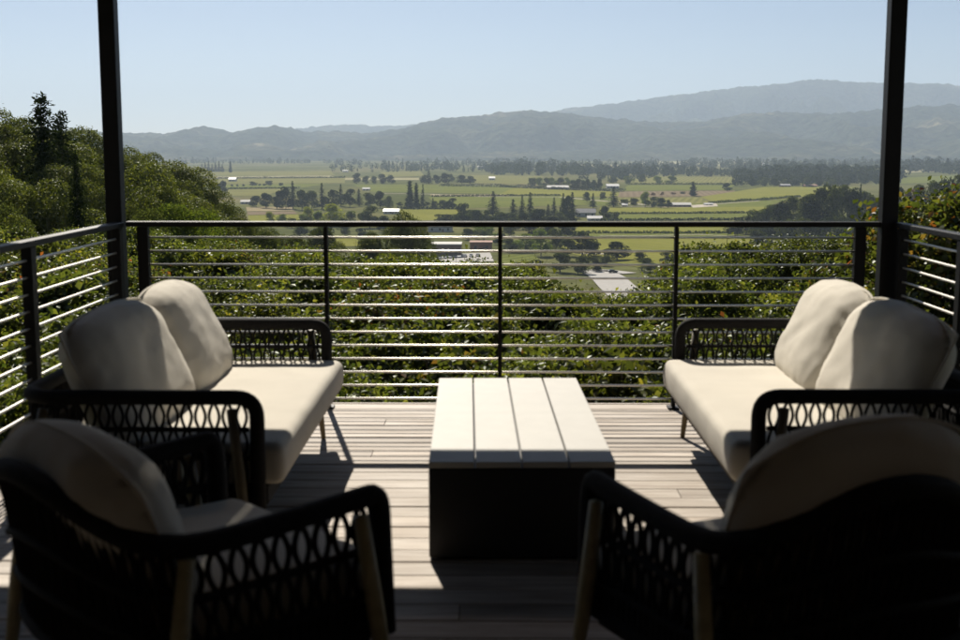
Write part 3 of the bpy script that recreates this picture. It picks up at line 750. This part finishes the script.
valley([(693, 196, 14, 6.5, 'cypress')], 'single dark columnar tree alone amid open vineyard', None)
valley([(727, 191, 8, 10, 'dark')], 'lone round dark bush of a tree at the vineyard edge', None)
valley([(653, 195.5, 3, 5, 'red'), (662, 195.5, 3.5, 4, 'red'), (673, 194.6, 2.5, 5, 'red'), (683, 194, 2.5, 6, 'dark')], 'tiny dark shrub on the brown ploughed strip', 'shrubs on the ploughed strip')
valley([(645, 207, 15, 10, 'light'), (634, 206, 8, 12, 'oak'), (652, 207, 10, 12, 'oak'), (661, 208, 10, 12, 'dark'), (668, 208, 8, 8, 'dark'), (624, 206, 7, 10, 'oak')], 'tree in the farm clump beside the long low shed', 'trees by the long shed')
valley([(657, 184, 8, 10, 'light'), (671, 184, 8, 12, 'light'), (629, 184, 8, 9, 'light'), (642, 183, 9, 9, 'oak'), (613, 184, 8, 10, 'oak')], 'pale tree in the row behind the far vineyard', 'pale trees behind the vineyard')
valley([(573 + 5.2 * k, 190, 10 + (k % 2), 7.5, 'dark') for k in range(6)], 'dense dark tree of the clipped windbreak row', 'windbreak row')
valley([(532 + 7 * k, 187, 9.5, 9, 'light' if k % 2 else 'oak') for k in range(6)], 'rounded tree in the row behind the long white roof', 'row behind the white roof')
valley([(357, 184, 11, 8, 'dark'), (366, 184, 8, 8, 'oak'), (374, 184, 8, 8, 'oak'), (384, 184, 10, 9, 'dark'), (391, 184, 9, 8, 'dark')], 'dark tree in the short line across the far field', 'line across the far field')
valley([(424, 184, 9, 8, 'dark'), (429, 184, 14, 8, 'conifer'), (436, 184, 9, 9, 'dark'), (445, 184, 11, 12, 'dark'), (452, 182, 8, 8, 'oak')], 'dark tree in the group by the far farm', 'group by the far farm')
valley([(462, 184, 9, 12, 'dark'), (470, 184, 8, 12, 'dark')], 'round dark tree of the joined pair in the far field', 'joined pair')
valley([(223, 197, 16, 10, 'dark')], 'single tall round tree above the wooded hillside edge', None)
valley([(188, 186, 14, 7, 'conifer'), (195, 192, 12, 8, 'conifer')], 'grey-green conifer peeping over the wooded hillside', 'conifers over the hillside')
valley([(202 + 3.4 * k, 172, 8 + 1.5 * (k % 3), 4.5, 'conifer') for k in range(7)] + [(230.5, 172.5, 11, 3, 'cypress')], 'far bluish conifer of the hazy row before the hills', 'hazy conifer row')
valley([(253, 186, 4.5, 8, 'dark'), (269, 185.5, 4.8, 8, 'dark'), (231.7, 186.5, 2.2, 3, 'dark'), (237.5, 186.5, 2.2, 3, 'dark'), (243.8, 186.3, 2.2, 3, 'dark'), (259.7, 186, 2.4, 3, 'dark'), (264, 186, 2.4, 3, 'dark'), (281, 185.8, 3, 5, 'dark')], 'small round bush in the spaced row across the far field', 'spaced row of bushes')
valley([(256, 207, 11, 13, 'dark'), (266, 208, 15, 15, 'dark'), (277, 209, 18, 14, 'dark'), (286, 209, 22, 13, 'dark'), (293, 209, 28, 11, 'conifer'), (302, 210, 20, 14, 'dark'), (312, 209, 18, 14, 'oak'), (322, 209, 26, 10, 'conifer'),
        (331, 210, 20, 14, 'dark'), (341, 206, 22, 9, 'conifer'), (350, 207, 18, 13, 'dark'), (359, 206, 17, 9, 'conifer'), (369, 207, 14, 13, 'oak'), (380, 208, 17, 13, 'dark'), (388, 208, 12, 10, 'oak')], 'dark tree in the broad grove before the far fields', 'dark grove')
valley([(270, 224, 12, 11, 'yellow'), (282, 223, 9, 11, 'light'), (303, 224, 10, 12, 'light'), (308, 223, 16, 13, 'yellow'), (318, 228, 17, 14, 'light'), (335, 226, 22, 24, 'yellow'), (350, 226, 15, 14, 'light')], 'yellow-green tree in the bright thicket below the dark grove', 'bright thicket')
valley([(370, 228, 22, 22, 'oak'), (292, 228, 10, 14, 'oak'), (384, 232, 16, 14, 'dark'), (345, 236, 14, 16, 'oak'), (322, 240, 16, 18, 'dark'), (300, 242, 16, 20, 'oak'), (362, 242, 14, 14, 'dark')], 'mid-green tree around the bright thicket', 'trees around the thicket')
valley([(484, 240, 16, 26, 'light'), (510, 236, 12, 16, 'oak'), (468, 240, 12, 16, 'oak'), (526, 252, 18, 24, 'light'), (541, 256, 27, 20, 'light'), (556, 252, 24, 18, 'oak'), (582, 257, 25, 26, 'dark'), (594, 256, 14, 16, 'dark'), (567, 256, 18, 20, 'oak'),
        (512, 252, 14, 18, 'oak'), (500, 245, 12, 14, 'dark'), (548, 238, 16, 18, 'dark'), (565, 238, 16, 20, 'dark'), (530, 236, 12, 20, 'dark'), (515, 230, 10, 16, 'dark')], 'bushy tree in the belt between the parking lot and vineyard', 'belt by the parking lot')
valley([(617, 260, 18, 26, 'dark')], 'round dark oak standing alone at the vineyard corner', None)
valley([(640, 262, 10, 16, 'oak'), (668, 264, 12, 18, 'oak'), (690, 268, 14, 18, 'dark'), (606, 266, 10, 14, 'oak'), (560, 272, 20, 24, 'oak'), (578, 274, 18, 22, 'oak'), (596, 272, 12, 14, 'dark'), (715, 262, 14, 22, 'dark'), (738, 258, 14, 22, 'oak'), (535, 274, 14, 22, 'dark'), (516, 272, 10, 18, 'oak'), (650, 272, 14, 20, 'oak'), (702, 272, 16, 22, 'oak')], 'scrubby tree at the foot of the slope by the pale road', 'scrub by the road')
valley([(440 + 7.5 * k + (k * 37 % 5), 223 + (k * 13 % 4), 9 + (k * 29 % 7), 13 + (k * 17 % 6), 'dark' if k % 2 else 'oak') for k in range(18)], 'low rounded tree in the long treeline at the foot of the valley conifers', 'long treeline')
valley([(400 + 9 * k, 206 + (k * 7 % 3), 4 + (k * 5 % 3), 7, 'dark') for k in range(6)] + [(600 + 8 * k, 220 - (k % 2), 5 + k % 3, 9, 'oak') for k in range(3)], 'small hedge tree along the vineyard boundary', 'hedge trees')
valley([(752 + 11 * k, 186 + .4 * (k % 3), 6 + (k * 11 % 4), 9, 'oak' if k % 2 else 'dark') for k in range(9)], 'round tree along the far boundary above the oak grove', 'boundary trees')
# oak grove on a low knoll
grove = [(746,234,18,20),(757,236,26,22),(768,236,30,24),(780,238,36,24),(792,238,40,26),(805,240,44,28),(818,240,50,28),(830,240,54,28),(840,238,50,24),(852,238,48,24),(862,238,44,22),(872,238,40,22),(772,242,20,24),(788,244,24,24),(806,246,26,26),(826,246,28,26),(846,246,28,26),(866,246,26,24),(735,236,12,18),(884,238,40,22),(756,246,16,22)]
valley([(x, y, h, w, 'oak' if i % 3 else 'dark') for i, (x, y, h, w) in enumerate(grove)], 'rounded grey-green oak in the grove on the low knoll', 'oak grove')
valley([(859, 238, 52, 8, 'conifer')], 'single pointed conifer rising out of the oak grove', None)
valley([(900, 232, 42, 18, 'dark'), (918, 236, 48, 20, 'oak'), (930, 236, 52, 22, 'oak'), (944, 238, 56, 24, 'dark'), (958, 238, 58, 24, 'oak'), (975, 240, 60, 26, 'oak'), (995, 240, 60, 30, 'dark')], 'dark green tree at the wooded edge beside the rust-red tree', 'wooded edge')
valley([(907, 236, 44, 15, 'red'), (899, 238, 30, 12, 'red')], 'rust-red tree behind the deck corner column', 'rust-red trees')

def hedgerow(pts, h, w, label, mat='leaf_dark'):
    P = [at_z(x, y, ZV) for x, y in pts]; c = P[0].copy(); C = []
    for a, b in zip(P, P[1:]):
        n = int((b - a).length / 1.3)
        for k in range(n):
            q = a.lerp(b, (k + random.random()) / n) - c; hh = h * (.65 + .7 * abs(noise.noise(Vector((q.x * .03, q.y * .03, 1)))))
            for _ in range(9): C.append((q.x + random.gauss(0, w * .3), q.y + random.gauss(0, w * .3), hh * (random.random() - .08)))
    C = np.array(C); V, T = leaves(C, rng.normal(size=C.shape) * .7 + np.array([0, -.2, .6]), 1.7, 1.4)
    t = empty('hedgerow', (c.x, c.y, ZV)); tag(t, label, 'hedge'); o = link('foliage', mesh_np('foliage', V, T), M[mat], t); o['kind'] = 'stuff'
hedgerow([(440, 186.2), (500, 187.2), (560, 189.8), (625, 191.8)], 5, 4, 'dark hedge line below the long white-roofed barn')
hedgerow([(196, 178.8), (345, 177.8)], 4, 4, 'thin hedge across the far pale field')
hedgerow([(628, 184.7), (735, 184.8)], 4.5, 4, 'hedge behind the brown ploughed strip', 'leaf_oak')
hedgerow([(600, 214.3), (680, 214.0), (758, 213.4)], 2.6, 3, 'low hedge between the two bright vineyards', 'leaf_oak')
hedgerow([(592, 221.4), (752, 220.3)], 3, 3, 'low dark hedge at the nearer vineyard edge')
hedgerow([(572, 233.4), (660, 233.5), (745, 233.3)], 2.2, 3, 'thin hedge through the nearest vineyard', 'leaf_oak')
hedgerow([(432, 197), (520, 196.2), (560, 195.8)], 3, 3, 'hedge beside the dirt track in mid valley')
hedgerow([(710, 203.6), (760, 200.5), (800, 197)], 3, 3, 'slanting hedge from the long low shed towards the grove', 'leaf_oak')
hedgerow([(205, 189.4), (300, 188.3)], 3, 3, 'hedge under the spaced row of bushes')
hedgerow([(398, 209.2), (462, 209.3)], 3.5, 4, 'hedge along the top of the bright field by the cypresses')
# far woods along the valley: one mass each
def wood_belt(rows, label, seed):
    r_ = np.random.default_rng(seed); parts = []
    for (xa, xb, ya, yb_, dens, hm) in rows:
        n = int((xb - xa) * dens)
        for _ in range(n):
            b = at_z(r_.uniform(xa, xb), r_.uniform(ya, yb_), ZV); cl = noise.noise(Vector((b.x * .004, b.y * .0025, seed))); h = hm * r_.uniform(.45, 1.1) * (1 + .9 * cl); con = r_.uniform() < .22
            if cl < -.22: continue
            w = h * (.16 if con else .38) * r_.uniform(.8, 1.3); m_ = 46
            d = unit(r_.normal(size=(m_, 3))); zz = d[:, 2] * .45 + .52
            k = (1.15 - zz) if con else 1.0
            C = np.stack([d[:, 0] * w * k, d[:, 1] * w * k, zz * h], 1) + np.array([b.x, b.y, ZV])
            parts.append(leaves(C, d + .5 * r_.normal(size=(m_, 3)) + np.array([0, 0, .3]), h * .26, h * .2))
    V, T = join(parts); tag(link('woodland', mesh_np('woodland', V, T), M['leaf_dark']), label, 'woodland', kind='stuff')
wood_belt([(130, 340, 161, 164, .9, 15), (330, 520, 163, 172, 1.6, 17), (480, 640, 163, 176, 2.0, 18), (640, 960, 163, 170, 1.8, 18)], 'hazy far woodland and scattered trees before the hills', 3)
wood_belt([(640, 745, 172, 177, 1.0, 17), (735, 900, 172, 186, 2.6, 18), (890, 1000, 166, 178, 2.6, 24), (580, 650, 172, 180, 1.4, 17), (-60, 60, 170, 200, 1, 18)], 'dark belt of trees across the far side of the vineyards', 4)

# ------------------------------------------------------------------ buildings and cars in the valley
M['white_wall'] = simple('white_wall', (.42, .41, .38), .8, 0, .06, .5); M['pale_roof'] = simple('pale_metal_roof', (.36, .36, .35), .5, 0, .08, .5)
M['grey_roof'] = simple('grey_roof', (.2, .2, .21), .8, 0, .15, 1); M['brown_wall'] = simple('brown_wall', (.16, .11, .075), .85, 0, .15, .6)
M['terracotta'] = simple('terracotta', (.28, .14, .085), .85, 0, .15, .6); M['dark_glass'] = simple('dark_glass', (.02, .025, .03), .15, 0, .1, 1)
def building(px, py, wpx, hpx, dep, label, wall, roof, gable=True, rz=0, rf=.45, group=None, name='house'):
    b = at_z(px, py, ZV); s = (b - Vector((0, 0, CAM_H))).length / F_PX; w, h = wpx * s, hpx * s
    t = empty(name, b, rz); tag(t, label, 'building', group); hw = h * (1 - rf) if gable else h
    m = MB(); m.box(-w/2, w/2, 0, dep, 0, hw)
    m.build('wall', M[wall], t)
    m = MB(); e = .5
    if gable:
        m.add([(-w/2-e, -e, hw - .1), (w/2+e, -e, hw - .1), (w/2+e, dep+e, hw - .1), (-w/2-e, dep+e, hw - .1), (-w/2-e, dep/2, h), (w/2+e, dep/2, h)], [(0,1,5,4), (2,3,4,5), (0,4,3), (1,2,5), (0,3,2,1)])
    else:
        m.box(-w/2-.3, w/2+.3, -.3, dep+.3, hw + .01, hw + .5)
    m.build('roof', M[roof], t)
    nw = max(2, int(w / 4))
    for k in range(nw):
        x = -w/2 + w * (k + .5) / nw; m = MB(); m.box(x - .7, x + .7, -.08, .05, hw*.3, hw*.3 + min(1.6, hw*.45)); f = m.build('window', M['dark_glass'], t)
    m = MB(); m.box(w*.12 - .6, w*.12 + .6, -.1, .05, .02, min(2.1, hw*.8)); m.build('door', M['brown_wall'], t)
    return t
building(446, 257, 30, 12, 16, 'large white flat-roofed hall beside the parking lot', 'brown_wall', 'white_wall', False)
building(481, 251, 22, 8, 12, 'low terracotta-walled building beside the white hall', 'terracotta', 'terracotta', False)
building(586, 217, 19, 8, 11, 'grey-roofed house beside the dense evergreen stand', 'white_wall', 'grey_roof')
building(595, 221, 14, 5, 9, 'smaller pale-roofed annex by the grey-roofed house', 'white_wall', 'pale_roof')
building(391, 214, 15, 5, 12, 'pale-roofed house in the trees below the cypresses', 'white_wall', 'pale_roof')
building(440, 232, 24, 5, 14, 'pale flat roof among trees just above the white hall', 'white_wall', 'pale_roof', False)
building(558, 189.5, 21, 4, 22, 'very long white-roofed barn beside the windbreak', 'brown_wall', 'white_wall')
building(613, 188.5, 12, 4.5, 18, 'white barn at the end of the windbreak row', 'white_wall', 'pale_roof')
building(680, 207, 22, 4.2, 14, 'long low shed with pale roof amid vineyard', 'brown_wall', 'white_wall')
building(709, 205.5, 8, 2.5, 8, 'small shed beyond the end of the long low shed', 'white_wall', 'pale_roof')
building(232, 181.5, 7, 4, 12, 'tiny lone white farmhouse in the far field', 'white_wall', 'pale_roof')
building(245, 204, 9, 4, 10, 'white shed at the edge of the dark grove', 'white_wall', 'white_wall')
building(366, 190.5, 7, 3, 10, 'small white hut behind the dark grove', 'white_wall', 'white_wall')
building(786, 187, 9, 3, 16, 'brown barn with pale yard above the oak grove', 'brown_wall', 'grey_roof')
building(811, 187, 12, 2.5, 16, 'rust-roofed barn beside the brown barn', 'brown_wall', 'terracotta')
building(492, 180, 6, 3.5, 12, 'tiny white farmhouse amid far olive field', 'white_wall', 'pale_roof')
building(625, 206.5, 5, 3, 8, 'little house by the pyramid conifer', 'white_wall', 'pale_roof')
for (x, y, w) in ((345, 172, 5), (480, 168, 5), (636, 169, 5), (640, 168.5, 4), (680, 166, 4), (766, 165, 6), (600, 171, 3), (598, 155.5, 4), (420, 164, 4), (505, 167, 3)):
    building(x, y if y > 160 else 163, w, 2.2, 15, 'far white speck of a farmhouse in the hazy woodland', 'white_wall', 'white_wall', group='far farmhouses')

def car_meshes():
    b = MB()
    prof = [(-2.2, .35), (-2.2, .85), (-1.9, .95), (1.1, .92), (2.1, .75), (2.2, .4)]
    def ext(pr, hw):
        m = MB(); n = len(pr); m.add([(x, -hw, z) for x, z in pr] + [(x, hw, z) for x, z in pr], [tuple(range(n)), tuple(range(2*n-1, n-1, -1))] + [(i, n+i, n+(i+1) % n, (i+1) % n) for i in range(n)]); return m
    body = ext(prof, .88).mesh('body'); cab = ext([(-1.7, .95), (-1.35, 1.42), (.1, 1.45), (.85, .93)], .76).mesh('cabin')
    w = MB(); w.tube([(0, -.1, 0), (0, .1, 0)], .33, 12); return body, cab, w.mesh('wheel')
CAR = car_meshes()
CAR[0].materials.append(M['white_wall']); CAR[1].materials.append(M['dark_glass']); CAR[2].materials.append(M['black_metal'])
PAINT = [simple('car_paint_' + n_, c, .25, 0, .03, 1, spec=.6) for n_, c in (('white', (.7, .7, .7)), ('silver', (.35, .36, .38)), ('dark', (.02, .022, .03)), ('red', (.25, .03, .025)), ('blue', (.04, .07, .16)))]
def car(px, py, paint, rz, label, group=None):
    b = at_z(px, py, ZV); t = empty('parked_car', (b.x, b.y, ZV + .41), rz); tag(t, label, 'car', group)
    o = link('body', CAR[0], None, t); set_mat(o, PAINT[paint]); link('cabin', CAR[1], None, t)
    for x in (-1.35, 1.4):
        for y in (-.82, .82): link('wheel', CAR[2], None, t, (x, y, .33))
for k, (x, p) in enumerate(((430, 0), (435, 2), (440, 0), (445, 1), (450, 0), (455, 4), (460, 0), (465, 1), (471, 0), (478, 2))):
    car(x, 260 - .06 * (x - 430), p, R(80 + 7 * (k % 3)), ['white car parked in the row before the white hall', 'silver car parked in the row before the white hall', 'black car parked in the row before the white hall', '', 'blue car parked in the row before the white hall'][p], 'cars before the hall')
car(613, 273.5, 2, R(8), 'dark car on the pale road below the shrubs')

# ------------------------------------------------------------------ trees on the slope and wooded hillside
def slope_tree(px, top, Y, wpx, kind, label, group, base=None, ratio=None):
    p = at_y(px, top, Y); gz = ground_z(p.x, p.y) if base is None else base
    tree(kind, (p.x, p.y, gz), p.z - gz, wpx * Y / F_PX if ratio is None else ratio * (p.z - gz), label, group)
G = 'oaks on the slope below'
for r_ in [(405, 212, 210, 62), (428, 246, 190, 22), (372, 232, 180, 46), (340, 242, 150, 50), (300, 236, 140, 56), (270, 228, 150, 50), (488, 262, 150, 26), (318, 226, 230, 50), (515, 264, 170, 26), (250, 226, 120, 60), (395, 248, 120, 50)]:
    slope_tree(*r_, 'wood' if r_[0] % 3 else 'wooddark', ('big bushy oak beside the white hall, tallest on the slope' if r_[0] == 405 else 'small tree at the edge of the parking lot' if r_[0] in (428, 488, 515) else ('dark' if r_[0] % 3 == 0 else 'lighter') + ' green oak on the slope ' + ('below the bright thicket' if r_[0] > 290 else 'where the wooded hillside ends')), G)
def wood_top(px): return float(np.interp(px, [-200, 0, 20, 60, 80, 110, 135, 165, 185, 200, 225, 245, 265, 300], [70, 102, 112, 122, 138, 146, 148, 160, 170, 186, 195, 212, 226, 240]))
rs = random.Random(5)
GW = 'trees on the wooded hillside'
for Y, x_a, x_b, n, drop in ((105, 120, 268, 11, -2), (88, 60, 258, 11, 0), (72, -10, 240, 10, 2), (60, -60, 215, 8, 16), (50, -120, 190, 7, 34), (42, -120, 170, 6, 58), (35, -140, 150, 5, 84)):
    for k in range(n):
        px = x_a + (x_b - x_a) * (k + rs.uniform(.1, .9)) / n; top = wood_top(px) + drop + rs.uniform(-3, 24); kd = rs.choice(['wood', 'wood', 'wood', 'wooddark', 'woodlight' if rs.random() < .3 else 'wood'])
        slope_tree(px, min(top, 232), Y, rs.uniform(38, 66) * 75 / Y * .8, kd,
                   {'wood': 'mid-green', 'wooddark': 'dark green', 'woodlight': 'pale green'}[kd] + ' leafy tree ' + ('on the skyline' if drop < 5 else 'in the middle' if drop < 40 else 'at the foot') + ' of the woods ' + ('below the tall conifers' if px < 90 else 'behind the steel column' if px < 140 else 'falling to the valley'), GW, ratio=rs.uniform(.5, .78))
for (x, y, Y, w) in ((40, 92, 52, 66), (60, 108, 56, 50)):
    slope_tree(x, y, Y, w, 'fir', 'tall dark pointed conifer rising above the wooded hillside' if x == 40 else 'slimmer conifer leaning close behind the tallest hillside conifer', None)
slope_tree(75, 150, 40, 34, 'fir', 'thin sparse conifer in front of the hillside trees', None)

# ------------------------------------------------------------------ leafy shrubs crowding the deck
SHRUB = []
for s in range(6):
    lb = lobes(60 + s, 15, 1.05, .95, -1.0); zt = max(l[2] + l[3] * .8 for l in lb); lb = [(x, y, z - zt, r_) for x, y, z, r_ in lb]
    cr = crown_mesh('foliage', 80 + s, lb, (17000, 12000, 19000, 15000, 10500, 17000)[s], (.054, .07, .046, .058, .078, .05)[s], (.040, .05, .036, .04, .054, .036)[s], inner=.5, flat=.8, jitter=.75, up=.6, per=110, spread=.2, out=.025); cr.materials.append(M['leaf_vine'])
    m = MB(); q = random.Random(s)
    for l in lb[:7]: m.tube([(q.uniform(-.1, .1), q.uniform(-.1, .1), -2.4), (l[0]*.4, l[1]*.4, -1.3), (l[0], l[1], l[2])], [.03, .018, .006], 5)
    for k in range(40):
        l = lb[k % len(lb)]; d = Vector((q.gauss(0, 1), q.gauss(0, 1), q.gauss(.6, .7))).normalized(); c = Vector(l[:3])
        m.tube([c, c + d * l[3] * .7, c + d * l[3] * q.uniform(.95, 1.3)], [.007, .005, .002], 4, cap=False)
    st = m.mesh('stem', True); st.materials.append(M['bark']); SHRUB.append((cr, st))
sil_x = [-300, -100, 0, 60, 110, 180, 250, 300, 350, 420, 480, 510, 540, 560, 580, 596, 612, 628, 645, 670, 700, 740, 780, 820, 860, 890, 912, 935, 960, 1000, 1100]
sil_y = [235, 240, 240, 236, 226, 230, 242, 254, 264, 268, 268, 278, 276, 272, 280, 302, 308, 300, 270, 258, 254, 250, 245, 238, 236, 232, 216, 206, 200, 192, 182]
def sil(px, half): return max(float(np.interp(px + d, sil_x, sil_y)) for d in (-half, -half/2, 0, half/2, half))
shn = 0
def shrub(x, Y, ztop, sc, mat, label, group):
    global shn; shn += 1
    cr, st = SHRUB[shn % 6]; gz = ground_z(x, Y)
    t = empty('shrub', (x, Y, gz), rs.uniform(0, 6.28)); tag(t, label, 'shrub', group)
    f = link('foliage', cr, None, t, (0, 0, ztop - gz)); f.scale = (sc, sc, sc * rs.uniform(.9, 1.1)); set_mat(f, M[mat])
    o = link('stem', st, None, t, (0, 0, ztop - gz)); o.scale = (sc, sc, max(sc, (ztop - gz) / 2.4))
SL = {'leaf_vine': 'plain green shrub', 'leaf_vine_red': 'red-flecked green shrub', 'leaf_vine_yellow': 'yellowish leafy shrub'}
SG = {'leaf_vine': 'green shrubs below the deck', 'leaf_vine_red': 'shrubs turning red', 'leaf_vine_yellow': 'yellowish shrubs'}
for Y, ylow, x_a, x_b, step in ((8.35, 372, -60, 1000, 118), (9.3, 338, -40, 1010, 105), (10.6, 308, -40, 1010, 94), (12.3, 286, -30, 1000, 84), (14.6, 268, -30, 1000, 74), (17.6, 250, -30, 990, 62), (21.5, 240, -30, 980, 54), (27, 230, 0, 960, 46)):
    px = x_a + rs.uniform(0, 30)
    while px < x_b:
        half = .95 * F_PX / Y * .55
        top = max(ylow + rs.uniform(-16, 14), sil(px, half) - 9 + rs.uniform(-5, 6))
        p = at_y(px, top, Y)
        if not (p.x < LX - .0 and Y < 7.4):
            mat = rs.choices(['leaf_vine', 'leaf_vine_red', 'leaf_vine_yellow'], [.62, .2, .18])[0]
            bay = 'by the hillside-end column' if px < 146 else 'behind the hillside-end bay of the railing' if px < 327 else 'behind the second bay from the hillside end' if px < 500 else 'behind the second bay from the grove end' if px < 675 else 'behind the grove-end bay of the railing' if px < 857 else 'by the grove-end column'
            row = 'hugging the deck edge' if Y < 10 else 'midway back' if Y < 16 else 'along the far crest'
            shrub(p.x, Y + rs.uniform(-.3, .3), p.z, rs.uniform(.82, 1.12), mat, SL[mat] + ' ' + row + ' ' + bay, SG[mat])
        px += step * rs.uniform(.8, 1.15)
for k in range(26):                              # beside the deck, behind the side railings
    side = -1 if k < 17 else 1
    Y = rs.uniform(4.6, 8.2) if side < 0 else rs.uniform(6.3, 8.4)
    x = (LX - rs.uniform(1.2, 4.8)) if side < 0 else (RX + rs.uniform(1.15, 2.8))
    zt = (-.15 + .18 * (-x - 3.2) + rs.uniform(-.2, .15)) if side < 0 else (.25 + rs.uniform(-.3, .3) + .22 * (x - 3))
    mat = rs.choices(['leaf_vine', 'leaf_vine_red', 'leaf_vine_yellow'], [.65, .2, .15])[0]
    shrub(x, Y, zt, rs.uniform(.85, 1.1), mat, 'leafy shrub growing alongside the deck behind the side railing', 'shrubs beside the deck')
for (px, py, Y) in ((935, 206, 9.6), (962, 196, 9.0), (985, 190, 9.8), (915, 218, 10.6)):
    p = at_y(px, py, Y); shrub(p.x, Y, p.z, .9, 'leaf_vine_red', 'tall reddening climber rising above the side railing', 'climbers above the railing')

# ------------------------------------------------------------------ air
hz = MB(); hz.box(-16000, 16000, -300, 16500, ZV - 8, 760)
hm, nt, o_ = new_mat('haze'); pv = N(nt, 'ShaderNodeVolumePrincipled', Density=HAZE); pv.inputs['Color'].default_value = (.485, .595, .745, 1); pv.inputs['Anisotropy'].default_value = .25
nt.links.new(pv.outputs[0], o_.inputs['Volume'])
tag(hz.build('haze', hm), 'pale blue summer haze filling the valley air', 'haze', kind='stuff')
